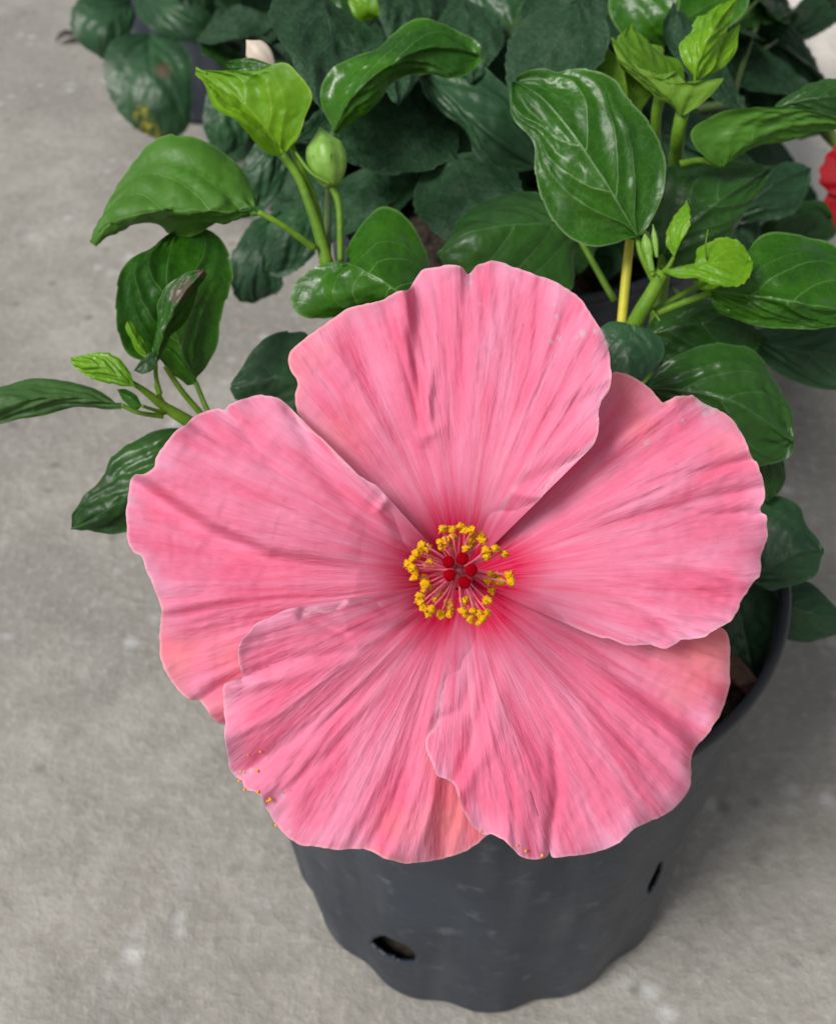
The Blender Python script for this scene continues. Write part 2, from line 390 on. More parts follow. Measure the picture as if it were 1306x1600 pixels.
pot_c = make_pot(-.175, 1.13, 'black plastic pot with a drooping toothed leaf hanging over its side', chips=False)
pot_e = make_pot(.165, .91, 'black plastic pot of the red flowered plant in the back row', chips=False)

# ------------------------------------------------------------------ leaves
def leaf_surface(mid, left, right, nt_=90, ns=33, cup=.0, relief=.0010, teeth=0, tooth=.03, seed=0, wave=.0015, px=True):
    """mid/left/right: 3D polylines from base to tip -> vertices, faces, attributes"""
    m = spline(mid, nt_); l = spline(left, nt_); r = spline(right, nt_)
    L = np.linalg.norm(np.diff(m, axis=0), axis=1).sum()
    small = min(1.0, L/.055); relief *= small; wave *= small
    t = np.linspace(0, 1, nt_)
    if teeth:
        ph = t*teeth+.6*np.sin(t*9+seed); saw = (ph-np.floor(ph)); k = np.clip((t-.22)/.2, 0, 1)*np.clip((1.0-t)/.06, 0, 1)
        l = l+(m-l)*(k*tooth*(saw-.3))[:, None]; saw2 = (ph+.37)-np.floor(ph+.37); r = r+(m-r)*(k*tooth*(saw2-.3))[:, None]
    s = np.linspace(-1, 1, ns); s = np.sign(s)*np.abs(s)**.92
    T, S = np.meshgrid(t, s, indexing='ij'); A = np.abs(S)[..., None]
    V = np.where(S[..., None] < 0, m[:, None]*(1-A)+l[:, None]*A, m[:, None]*(1-A)+r[:, None]*A)
    # round the midrib fold a little and shape by veins
    du = np.gradient(V, axis=0); dv = np.gradient(V, axis=1); N = np.cross(du, dv)
    N /= np.linalg.norm(N, axis=-1, keepdims=True)+1e-12
    Aa = np.abs(S); vein = np.exp(-(Aa/(.034-.02*T))**2)*np.clip((1.02-T)*6, 0, 1)
    pil = np.zeros_like(T)+.0
    starts = VEINS
    dmin = np.full_like(T, 9.)
    for sd_ in (-1, 1):
        on = (S*sd_ >= 0)
        for i, (t0, k, lim) in enumerate(starts):
            tv = t0-.018*sd_+k*Aa**1.25
            d = np.abs(T-tv)/(1+.6*k); d = np.where(on, d, 9.)
            wd = .020*(1-.62*np.clip(Aa/lim, 0, 1)); vein = np.maximum(vein, .8*np.exp(-(d/wd)**2)*np.clip((lim-Aa)*5, 0, 1)*on)
            dmin = np.minimum(dmin, d)
    dmin = np.minimum(dmin, Aa*.5); pil = 1-np.exp(-(dmin/.06)**2)
    hgt = relief*(pil-.5)*np.clip((1-Aa)*5, .15, 1)-relief*.35*vein
    hgt = hgt+wave*vnoise2(T*4+seed, S*1.6+seed*2+5, 31+seed)*(.3+Aa)+wave*.45*np.sin(T*15+seed)*Aa**3
    hgt = hgt+wave*.35*vnoise2(T*13+seed, S*6+9, 33+seed)+wave*.12*vnoise2(T*34+seed, S*15+9, 34+seed)
    hgt = hgt+cup*L*(Aa**2)
    V = V+N*hgt[..., None]
    f = grid_faces(nt_, ns)
    return V.reshape(-1, 3), f, dict(lt=T.ravel(), ls=S.ravel())

def px_leaf(parent, mid, left, right, mat, dl=0.0, dr=0.0, name='leaf', under=0, damage=(), label=None, yellow=(), **kw):
    """mid: (px,py,depth) base..tip; left/right: (px,py) between base and tip; dl/dr: depth offset of the two margins (m)"""
    mid = np.asarray(mid, float); d = mid[:, 2]
    def side(pts, off):
        q = np.vstack([mid[0, :2], np.asarray(pts, float), mid[-1, :2]])
        q = spline(q, 60); u = np.linspace(0, 1, 60); md = spline(mid, 60)[:, 2]
        return P(q[:, 0], q[:, 1], md+off*np.sin(np.pi*np.clip(u, 0, 1))**.7)
    V, f, at = leaf_surface(P(mid[:, 0], mid[:, 1], d), side(left, dl), side(right, dr), **kw)
    # face +normal to the camera
    fa = V[f[len(f)//2]]; n = np.cross(fa[1]-fa[0], fa[3]-fa[0])
    if n@(CAM-fa[0]) < 0: f = f[:, ::-1]
    px, py, _ = proj(V); dm = np.zeros(len(V)); yl = np.zeros(len(V))
    for (x, y, r) in damage: dm = np.maximum(dm, np.clip(1.6-np.hypot(px-x, py-y)/r, 0, 1))
    for (x, y, r) in yellow: yl = np.maximum(yl, np.clip(1.6-np.hypot(px-x, py-y)/r, 0, 1))
    at.update(under=np.full(len(V), float(under)), damage=dm, yellow=yl)
    o = mesh_obj(name, V, f, mat, parent, at)
    if label: o['label'] = label
    return o

plant = empty('hibiscus_plant', (POT[0], POT[1], POT_H-.02))
tag(plant, 'glossy green hibiscus bearing the large open pink flower', 'plant', 'potted hibiscus plants')
Lf = lambda *a, **k: px_leaf(plant, *a, **k)

# left branch
l1 = Lf([(405, 331, .400), (345, 330, .397), (290, 326, .394), (220, 334, .396), (170, 350, .400), (141, 378, .404)],
   [(404, 300), (388, 262), (357, 229), (320, 215), (280, 212), (237, 221), (212, 240), (197, 265), (180, 302), (160, 338)],
   [(386, 346), (340, 358), (290, 364), (262, 358), (235, 352), (200, 355), (165, 364)], M_mid, dl=.014, dr=.018, seed=1, wave=.0026, relief=.0016, cup=-.02, teeth=5, tooth=.03)
pxtube('petiole', [(404, 331, .400, 9), (440, 351, .402, 10), (492, 388, .408, 12)], M_stem, l1)
l2 = Lf([(306, 600, .405), (283, 548, .402), (262, 490, .399), (258, 440, .400), (264, 400, .405), (276, 360, .412)],
   [(268, 580), (246, 556), (216, 558), (197, 546), (184, 515), (180, 475), (185, 432), (200, 406), (216, 394), (238, 384), (262, 366)],
   [(325, 572), (340, 532), (350, 492), (362, 455), (366, 422), (357, 388), (338, 362), (305, 352)], M_mid, dl=-.008, dr=.014, seed=2, cup=.01, teeth=6, tooth=.03)
pxtube('petiole', [(306, 598, .405, 8), (317, 625, .404, 8), (330, 655, .404, 9)], M_stem, l2)
l3 = Lf([(243, 566, .388), (256, 520, .384), (280, 468, .381), (318, 421, .380)],
   [(240, 540), (244, 492), (258, 450), (285, 428)], [(264, 541), (288, 505), (304, 470), (315, 442)], M_mid, dl=.004, dr=.012, seed=3, damage=((281, 457, 11), (293, 444, 8), (315, 425, 8), (271, 466, 6)), label='young folded leaf with brown damaged patches')
pxtube('petiole', [(243, 566, .388, 7), (244, 590, .391, 7), (250, 615, .394, 8)], M_stem, l3)
l3b = Lf([(246, 556, .386), (228, 566, .385), (209, 579, .385)], [(238, 550), (222, 560)], [(243, 574), (225, 584)], M_deep, seed=4, nt_=30, ns=13)
l3c = Lf([(232, 558, .390), (214, 535, .388), (199, 500, .387)], [(216, 552), (203, 530), (197, 512)], [(230, 545), (217, 520), (207, 505)], M_lime, dl=.002, dr=.002, seed=5, nt_=30, ns=13)
l4 = Lf([(212, 604, .386), (180, 585, .383), (145, 568, .383), (111, 563, .386)],
   [(200, 577), (182, 556), (150, 549), (126, 555)], [(186, 604), (152, 596), (130, 584), (118, 573)], M_lime, dl=.003, dr=.004, seed=6, teeth=7, tooth=.10, relief=.0018, nt_=70)
l5 = Lf([(192, 634, .392), (140, 622, .388), (80, 620, .384), (10, 628, .382), (-60, 648, .384)],
   [(150, 606), (110, 595), (60, 589), (0, 592), (-40, 606)], [(160, 641), (120, 642), (80, 648), (40, 656), (0, 665), (-40, 672)], M_deep, dl=.010, dr=.004, seed=7, cup=-.01)
pxtube('petiole', [(190, 633, .392, 7), (218, 645, .394, 7), (255, 650, .397, 9)], M_stem, l5)
l6 = Lf([(300, 669, .412), (235, 742, .407), (165, 798, .408), (110, 827, .412)],
   [(250, 669), (216, 689), (180, 714), (161, 745), (135, 775), (115, 802)], [(318, 720), (285, 795), (205, 828), (150, 833)], M_deep, dl=.006, dr=.010, seed=8, teeth=4, tooth=.03)
bd = Lf([(222, 634, .388), (205, 622, .387), (183, 609, .387)], [(212, 616), (196, 608)], [(212, 641), (194, 628)], M_mid, name='young_leaf', dl=.002, dr=.002, seed=9, nt_=30, ns=13)
pxtube('petiole', [(222, 634, .388, 5), (240, 640, .392, 6), (258, 645, .396, 7)], M_stem, bd)
pxtube('stem', [(207, 598, .388, 8), (228, 612, .391, 11), (255, 634, .396, 15), (300, 662, .402, 20), (420, 740, .43, 22), (640, 850, .455, 24), (775, 893, .478, 28)], M_stem, plant, n=40)
pxtube('stem', [(243, 600, .392, 6), (250, 620, .395, 7), (262, 640, .397, 8)], M_stem, plant)
pxtube('stem', [(258, 572, .393, 8), (285, 612, .397, 9), (322, 655, .404, 10)], M_stem, plant)

# middle-left branch: young folded leaf, bud, curved leaf
l7 = Lf([(500, 610, .445), (455, 590, .440), (410, 592, .440), (361, 603, .446)],
   [(492, 555), (478, 521), (450, 517), (420, 526), (395, 546), (374, 578)], [(480, 650), (440, 650), (400, 640), (366, 624)], M_dark, dl=.012, dr=.006, seed=10, teeth=7, tooth=.04)
l8 = Lf([(541, 412, .405), (575, 428, .400), (620, 455, .398), (690, 505, .404)],
   [(554, 376), (578, 342), (597, 328), (622, 337), (648, 365), (663, 400), (668, 440)],
   [(502, 418), (470, 436), (457, 462), (467, 485), (500, 491), (560, 484), (630, 490)], M_mid, dl=.020, dr=.016, seed=11, cup=-.03)
st = [[(512, 416, .412, 22), (494, 350, .409, 17), (468, 280, .406, 14), (440, 240, .404, 13)],
      [(508, 408, .415, 18), (492, 318, .412, 14), (472, 268, .410, 12), (455, 226, .409, 10)]]
for s_ in st: pxtube('stem', s_, M_stem, plant)
pxtube('stem', [(508, 408, .413, 20), (540, 500, .43, 22), (640, 700, .455, 24), (765, 890, .478, 28)], M_stem, plant)
l9 = Lf([(442, 242, .404), (418, 205, .400), (382, 165, .397), (345, 130, .398), (306, 108, .402)],
   [(420, 236), (396, 216), (370, 186), (341, 166), (322, 138)],
   [(465, 215), (476, 182), (488, 147), (465, 113), (442, 97), (400, 108), (350, 110)], M_lime, dl=-.012, dr=-.004, seed=12, relief=.0016, label='young lime leaf folded like a cup')
l9b = Lf([(430, 112, .412), (395, 100, .414), (352, 100, .414)], [(420, 98), (385, 90), (362, 93)], [(410, 118), (380, 116), (360, 108)], M_mid, seed=13, nt_=40, ns=17)
l10 = Lf([(520, 206, .440), (552, 150, .432), (600, 108, .428), (655, 78, .428), (705, 74, .432), (747, 86, .438)],
   [(508, 170), (510, 140), (526, 114), (556, 95), (592, 80), (620, 60), (642, 44), (670, 38), (697, 45), (717, 56), (737, 67)],
   [(556, 181), (590, 156), (610, 126), (640, 110), (670, 107), (700, 119), (724, 116), (741, 101)], M_mid, dl=.012, dr=.010, seed=14, cup=-.02)
pxtube('petiole', [(520, 205, .440, 9), (515, 260, .438, 10), (512, 340, .425, 12), (511, 400, .415, 13)], M_stemdk, l10)

# flower buds
def bud(parent, tip, base, wpx, mat, seed, bracts=True, name='flower_bud', lobes=5):
    """tip/base: (px,py,depth)"""
    q = spline([base, tip], 30); ax = P(q[:, 0], q[:, 1], q[:, 2]); u = np.linspace(0, 1, 30)
    rr = np.sin(np.pi*np.clip(u*.82+.10, 0, 1))**.8*np.clip((1-u)*3.2, 0, 1)**.6*wpx/2*q[:, 2]/F
    V, Fc = tube_geo(ax, np.maximum(rr, .0002), 30)
    V = V.reshape(30, 30, 3); a = np.linspace(0, 2*np.pi, 30, endpoint=False)
    V = ax[:, None]+(V-ax[:, None])*(1+.16*np.abs(np.sin(a*lobes/2+seed)))[None, :, None]
    o = mesh_obj(name, V.reshape(-1, 3), Fc, mat, parent)
    if bracts:
        t = P(*tip); b = P(*base); axn = (t-b)/np.linalg.norm(t-b); L = np.linalg.norm(t-b)
        u_ = np.cross(axn, [0, 0.3, 1]); u_ /= np.linalg.norm(u_); v_ = np.cross(axn, u_)
        for k in range(7):
            an = k*2*np.pi/7; dr_ = np.cos(an)*u_+np.sin(an)*v_
            pts = [b, b+axn*L*.18+dr_*wpx*.36*tip[2]/F, b+axn*L*.52+dr_*wpx*(.62+.1*math.sin(k*3))*tip[2]/F]
            V2, F2 = tube_geo(spline(pts, 8), np.linspace(.0006, .00015, 8), 6)
            mesh_obj('bract', V2, F2, mat, o)
    return o
b1 = bud(plant, (500, 198, .408), (519, 291, .410), 56, M_bud, 1)
pxtube('bud_stalk', [(519, 290, .410, 12), (530, 325, .411, 11), (532, 408, .413, 11)], M_stem, b1)
pxtube('sepal', [(455, 228, .406, 5), (485, 268, .405, 6), (516, 287, .405, 5)], M_stem, b1)
cream = bud(plant, (385, 62, .425), (425, 106, .425), 34, M_cream, 2, bracts=False)
cream['label'] = 'pale cream bud tip behind the folded lime leaf'

# right-hand group
l11 = Lf([(996, 369, .405), (944, 284, .398), (889, 203, .398), (845, 152, .402), (806, 128, .408)],
   [(975, 372), (950, 380), (920, 383), (890, 371), (865, 346), (848, 311), (840, 272), (838, 236), (828, 213), (805, 190), (799, 164), (802, 144)],
   [(1015, 341), (1031, 296), (1036, 256), (1026, 216), (1006, 182), (976, 152), (963, 128), (940, 115), (912, 109), (890, 111), (870, 115), (850, 111), (825, 117)],
   M_vein, dl=.006, dr=.004, seed=15, cup=-.015, relief=.0010, wave=.0011, nt_=130, ns=61, teeth=6, tooth=.02, label='broad upright leaf with pale veins facing out')
pxtube('petiole', [(994, 366, .408, 8), (1003, 400, .408, 10), (1022, 438, .410, 13)], M_stem, l11)
yp = pxtube('petiole', [(984, 374, .420, 14), (979, 420, .421, 15), (970, 515, .424, 15)], M_yellow, plant)
yp['label'] = 'straight yellow leaf stalk without a leaf'
l12 = Lf([(908, 372, .455), (862, 349, .448), (790, 350, .443), (725, 364, .444), (682, 398, .450)],
   [(880, 322), (845, 302), (808, 295), (766, 305), (728, 332), (702, 362)], [(904, 410), (896, 450), (850, 478), (780, 478), (705, 445)], M_deep, dl=.026, dr=.006, seed=16, cup=-.03)
l13 = Lf([(1032, 402, .440), (1075, 355, .434), (1135, 305, .434), (1207, 260, .440)],
   [(1008, 345), (1028, 275), (1062, 255), (1112, 252), (1160, 256)], [(1062, 424), (1122, 386), (1164, 336)], M_deep, dl=.010, dr=.006, seed=17)
l14 = Lf([(1062, 152, .428), (1030, 118, .425), (1005, 82, .424), (985, 38, .428)],
   [(1022, 126), (982, 96), (962, 64)], [(1072, 132), (1062, 96), (1032, 78), (1008, 60)], M_olive, dl=-.004, dr=.006, seed=18, teeth=5, tooth=.06)
l14b = Lf([(1066, 180, .420), (1040, 150, .416), (1000, 110, .416), (955, 58, .420)],
   [(1034, 155), (996, 122), (966, 94)], [(1102, 156), (1130, 122), (1102, 125), (1076, 132), (1058, 114), (1036, 124), (1006, 114), (980, 94)], M_olive, dl=.006, dr=-.002, seed=19, under=1, nt_=70, ns=31, label='cupped young leaf with wavy rim around the shoot tip')
l15 = Lf([(1085, 128, .424), (1092, 92, .420), (1112, 48, .420), (1149, -2, .425)],
   [(1066, 92), (1061, 66), (1079, 45), (1086, 29), (1104, 20), (1120, 8)], [(1110, 106), (1122, 82), (1128, 62), (1140, 36), (1148, 14)], M_lime, dl=.004, dr=.006, seed=20, teeth=6, tooth=.10, relief=.0013, wave=.0016, label='crinkled lime green young leaf')
l15b = Lf([(1100, 122, .430), (1125, 90, .429), (1156, 36, .432)], [(1100, 98), (1125, 60)], [(1130, 104), (1150, 78)], M_lime, seed=21, nt_=40, ns=17)
pxtube('stem', [(1068, 165, .424, 22), (1060, 205, .426, 22), (1054, 262, .448, 22), (1040, 400, .472, 22), (985, 640, .478, 24), (795, 890, .478, 28)], M_stem, plant, n=40)
pxtube('stem', [(1030, 150, .432, 18), (1024, 200, .440, 16), (1030, 320, .470, 16)], M_stem, plant)
l16 = Lf([(1127, 259, .430), (1170, 222, .424), (1235, 196, .420), (1345, 190, .418)],
   [(1092, 236), (1080, 209), (1100, 190), (1140, 171), (1190, 164), (1240, 169), (1306, 181)], [(1160, 241), (1210, 226), (1260, 213), (1306, 204)], M_mid, dl=-.004, dr=.008, under=1, seed=22, label='leaf showing its paler underside')
pxtube('petiole', [(1127, 258, .430, 9), (1095, 250, .432, 10), (1062, 256, .432, 12)], M_stem, l16)
l17 = Lf([(1205, 172, .445), (1260, 155, .440), (1350, 145, .438)], [(1218, 155), (1244, 138), (1306, 121)], [(1240, 176), (1306, 190)], M_deep, dl=.004, dr=.004, seed=23, teeth=7, tooth=.08)
l18 = Lf([(1110, 457, .415), (1170, 462, .409), (1240, 474, .406), (1350, 492, .410)],
   [(1130, 444), (1165, 420), (1177, 390), (1195, 371), (1232, 364), (1272, 368), (1308, 386), (1340, 425)],
   [(1120, 486), (1150, 500), (1190, 510), (1240, 514), (1280, 509), (1330, 500)], M_mid, dl=.018, dr=.006, seed=24, nt_=110, ns=51)
pxtube('petiole', [(1112, 456, .415, 11), (1070, 472, .414, 11), (1024, 490, .416, 13)], M_stem, l18)
l19 = Lf([(1034, 424, .405), (1075, 420, .402), (1120, 412, .398), (1176, 408, .400)],
   [(1060, 414), (1085, 408), (1090, 388), (1110, 375), (1135, 370), (1156, 378), (1169, 391)], [(1060, 432), (1090, 434), (1112, 441), (1150, 449), (1166, 440), (1174, 424)], M_lime, dl=.006, dr=-.006, seed=25, teeth=8, tooth=.07, relief=.0014, label='small curled lime leaf with scalloped edge')
l20 = Lf([(1052, 404, .404), (1056, 370, .402), (1064, 340, .402), (1072, 312, .404)], [(1040, 372), (1048, 346), (1063, 325)], [(1066, 376), (1077, 350), (1079, 332)], M_lime, dl=.003, dr=-.003, seed=26, teeth=4, tooth=.15, nt_=50, ns=21)
pxtube('petiole', [(1052, 402, .404, 6), (1046, 414, .405, 8), (1036, 428, .407, 11)], M_stem, l20, n=10)
for (x0, y0, x1, y1, wv) in ((1006, 362, 1016, 408, 15), (1020, 350, 1026, 402, 9), (1010, 385, 1020, 430, 10)):
    bud(plant, (x0, y0, .405), (x1, y1, .406), wv, M_bud, 3, bracts=False, name='leaf_bud')
pxtube('stem', [(1036, 424, .407, 20), (1018, 458, .410, 23), (988, 512, .416, 26), (930, 640, .44, 26), (790, 890, .478, 28)], M_stem, plant, n=36)
pxtube('petiole', [(1104, 440, .418, 9), (1065, 460, .417, 9), (1020, 486, .418, 11)], M_stem, l18)
for pts in ([(1018, 484, .412, 4), (1026, 494, .409, 4), (1031, 502, .408, 2)], [(1104, 405, .400, 3), (1102, 385, .398, 3), (1106, 358, .398, 2)], [(1030, 432, .404, 3), (1020, 424, .402, 3), (1012, 424, .401, 2)]):
    pxtube('stipule', pts, M_stem, plant, n=8, sides=6)
l21 = Lf([(986, 508, .396), (982, 540, .392), (980, 575, .391), (978, 612, .393)],
   [(955, 502), (935, 520), (935, 560), (950, 600)], [(1012, 513), (1034, 534), (1034, 560), (1006, 594)], M_dark, dl=.006, dr=.004, seed=27)
l22 = Lf([(1000, 608, .425), (1070, 610, .418), (1150, 630, .415), (1240, 690, .420)],
   [(1045, 565), (1105, 537), (1158, 540), (1190, 560), (1212, 596), (1222, 618), (1236, 642)], [(1050, 660), (1110, 705), (1165, 728), (1205, 724), (1232, 712)], M_deep, dl=.008, dr=.010, seed=28, teeth=5, tooth=.03, nt_=100, ns=41)
l23 = Lf([(1000, 530, .440), (1060, 510, .436), (1120, 505, .437), (1190, 530, .442)], [(1030, 486), (1090, 466), (1150, 480)], [(1040, 580), (1110, 590), (1170, 570)], M_deep, dl=.006, dr=.004, seed=29)
l24 = Lf([(1160, 520, .450), (1220, 542, .446), (1290, 552, .446), (1370, 560, .450)], [(1200, 508), (1260, 500), (1330, 510)], [(1185, 556), (1222, 584), (1262, 604), (1306, 610), (1345, 594)], M_dark, dl=.004, dr=.010, seed=30)
pxtube('petiole', [(1162, 522, .450, 9), (1175, 500, .45, 8), (1150, 560, .452, 9), (1100, 600, .46, 10)][:2]+[(1182, 488, .452, 8)], M_stem, l24)
l25 = Lf([(1180, 690, .440), (1205, 730, .438), (1200, 785, .442)], [(1215, 705), (1228, 735), (1222, 762)], [(1180, 720), (1182, 765)], M_deep, dl=.003, dr=.003, seed=31, nt_=50, ns=21)
l26 = Lf([(1165, 905, .445), (1205, 885, .440), (1250, 862, .438), (1287, 862, .442)],
   [(1165, 810), (1190, 780), (1216, 774), (1245, 789), (1256, 815), (1276, 840)], [(1190, 920), (1220, 920), (1250, 912), (1276, 894)], M_dark, dl=.010, dr=.004, seed=32)
l27 = Lf([(1150, 925, .450), (1158, 975, .446), (1170, 1030, .446), (1172, 1080, .450)],
   [(1185, 908), (1214, 935), (1226, 970), (1216, 1010), (1195, 1048)], [(1125, 950), (1115, 1000), (1122, 1050), (1145, 1072)], M_dark, dl=.010, dr=.006, seed=33)
l28 = Lf([(1195, 930, .462), (1240, 950, .458), (1280, 960, .458), (1330, 968, .460)], [(1225, 905), (1262, 908), (1292, 932)], [(1205, 985), (1225, 998), (1270, 1001), (1312, 988)], M_dark, dl=.004, dr=.008, seed=34)
for (a_, b_) in (((1168, 905, .447), (1000, 900, .468)), ((1152, 925, .45), (980, 905, .468)), ((1197, 930, .462), (1010, 890, .472)), ((1185, 695, .44), (1020, 790, .462)), ((1005, 607, .425), (960, 720, .455)), ((300, 669, .412), (360, 705, .42)), ((500, 608, .445), (590, 690, .455)), ((905, 372, .455), (960, 470, .455)), ((545, 414, .406), (525, 425, .412)), ((1034, 400, .440), (1035, 420, .430)), ((1002, 530, .44), (975, 560, .45))):
    pxtube('petiole', [(*a_, 9), (*b_, 11)], M_stem, plant, n=10)
pxtube('stem', [(1010, 895, .470, 14), (900, 900, .474, 18), (785, 892, .479, 24)], M_stemdk, plant)
pxtube('stem', [(775, 880, .470, 30), (780, 892, .482, 32), (783, 905, .50, 32)], M_woody, plant, n=10)

# ------------------------------------------------------------------ the pink flower
D0 = .332; CX, CY = 722.0, 902.0; PXM = D0/F
PET = [
 dict(a0=98, b0=(690, 900), b1=(738, 872), out=[(640, 862), (592, 795), (548, 735), (513, 696), (492, 675), (474, 657), (461, 634), (462, 616), (465, 598), (456, 582), (451, 566), (457, 546), (478, 528), (505, 508), (530, 490), (548, 481), (580, 473), (603, 466), (622, 456), (638, 453), (645, 441), (655, 426), (672, 418), (690, 415), (702, 414), (716, 415), (726, 421), (731, 428), (736, 424), (745, 415), (757, 411), (770, 408), (788, 411), (800, 417), (822, 423), (845, 432), (862, 438), (880, 447), (900, 460), (912, 473), (922, 490), (935, 510), (945, 525), (951, 545), (953, 570), (956, 586), (952, 608), (940, 625), (936, 645), (936, 665), (932, 685), (925, 698), (898, 720), (871, 737), (852, 760), (846, 778), (828, 788), (798, 799), (781, 798), (763, 806), (748, 845)]),
 dict(a0=12, b0=(748, 880), b1=(770, 925), out=[(800, 850), (840, 770), (890, 680), (925, 615), (955, 584), (970, 581), (990, 589), (1010, 603), (1024, 616), (1035, 629), (1042, 626), (1055, 619), (1072, 618), (1081, 616), (1088, 621), (1100, 630), (1122, 640), (1140, 652), (1155, 671), (1165, 687), (1176, 717), (1183, 722), (1188, 737), (1195, 762), (1194, 781), (1188, 799), (1197, 807), (1199, 825), (1198, 841), (1194, 856), (1189, 870), (1190, 888), (1186, 901), (1175, 910), (1166, 928), (1158, 940), (1155, 950), (1148, 963), (1140, 972), (1128, 979), (1112, 988), (1103, 996), (1085, 998), (1065, 1000), (1056, 1006), (1040, 1014), (1022, 1009), (1003, 1008), (982, 1008), (955, 1000), (925, 992), (900, 982), (885, 972), (868, 952), (838, 930), (805, 918)]),
 dict(a0=-52, b0=(765, 930), b1=(735, 960), out=[(815, 925), (880, 940), (970, 965), (1060, 975), (1108, 978), (1130, 983), (1137, 996), (1140, 1020), (1141, 1050), (1138, 1076), (1130, 1105), (1118, 1130), (1104, 1150), (1090, 1166), (1083, 1178), (1080, 1200), (1079, 1229), (1066, 1250), (1055, 1262), (1030, 1278), (1000, 1290), (985, 1302), (965, 1318), (940, 1329), (915, 1336), (885, 1339), (865, 1340), (860, 1336), (858, 1330), (855, 1339), (830, 1344), (812, 1337), (800, 1325), (785, 1313), (768, 1304), (757, 1305), (745, 1296), (733, 1285), (722, 1265), (716, 1242), (710, 1226), (696, 1218), (684, 1212), (677, 1196), (670, 1181), (665, 1166), (667, 1151), (678, 1139), (683, 1128), (686, 1113), (689, 1090), (697, 1060), (718, 1048), (724, 1030), (736, 1014), (744, 990)]),
 dict(a0=-128, b0=(735, 945), b1=(690, 925), out=[(742, 1010), (744, 1090), (750, 1180), (765, 1250), (772, 1292), (757, 1309), (740, 1322), (722, 1332), (700, 1340), (672, 1346), (640, 1350), (615, 1346), (595, 1338), (580, 1330), (555, 1327), (530, 1328), (510, 1325), (490, 1322), (470, 1320), (450, 1308), (435, 1293), (425, 1280), (415, 1263), (408, 1246), (396, 1236), (383, 1232), (378, 1222), (366, 1212), (358, 1196), (353, 1165), (351, 1130), (349, 1100), (349, 1073), (360, 1064), (380, 1060), (377, 1045), (372, 1030), (373, 1012), (380, 1000), (392, 985), (405, 972), (430, 960), (450, 951), (462, 952), (475, 960), (486, 954), (495, 952), (507, 956), (520, 954), (532, 946), (552, 939), (574, 937), (587, 941), (596, 950), (612, 953), (645, 952)]),
 dict(a0=172, b0=(700, 935), b1=(690, 885), out=[(640, 965), (560, 1020), (460, 1080), (385, 1125), (348, 1132), (334, 1125), (325, 1111), (312, 1096), (298, 1093), (285, 1084), (268, 1064), (255, 1040), (250, 1015), (248, 990), (252, 966), (253, 950), (245, 930), (236, 906), (228, 888), (222, 870), (209, 862), (201, 850), (198, 825), (198, 800), (200, 772), (204, 751), (210, 742), (226, 741), (241, 730), (244, 715), (256, 695), (276, 674), (300, 655), (322, 643), (340, 638), (350, 640), (360, 630), (385, 621), (408, 617), (431, 620), (448, 633), (460, 646), (474, 664), (490, 676), (504, 686), (518, 703), (540, 726), (563, 743), (588, 759), (597, 769), (600, 785), (614, 803), (622, 826), (636, 856), (660, 882)]),
]
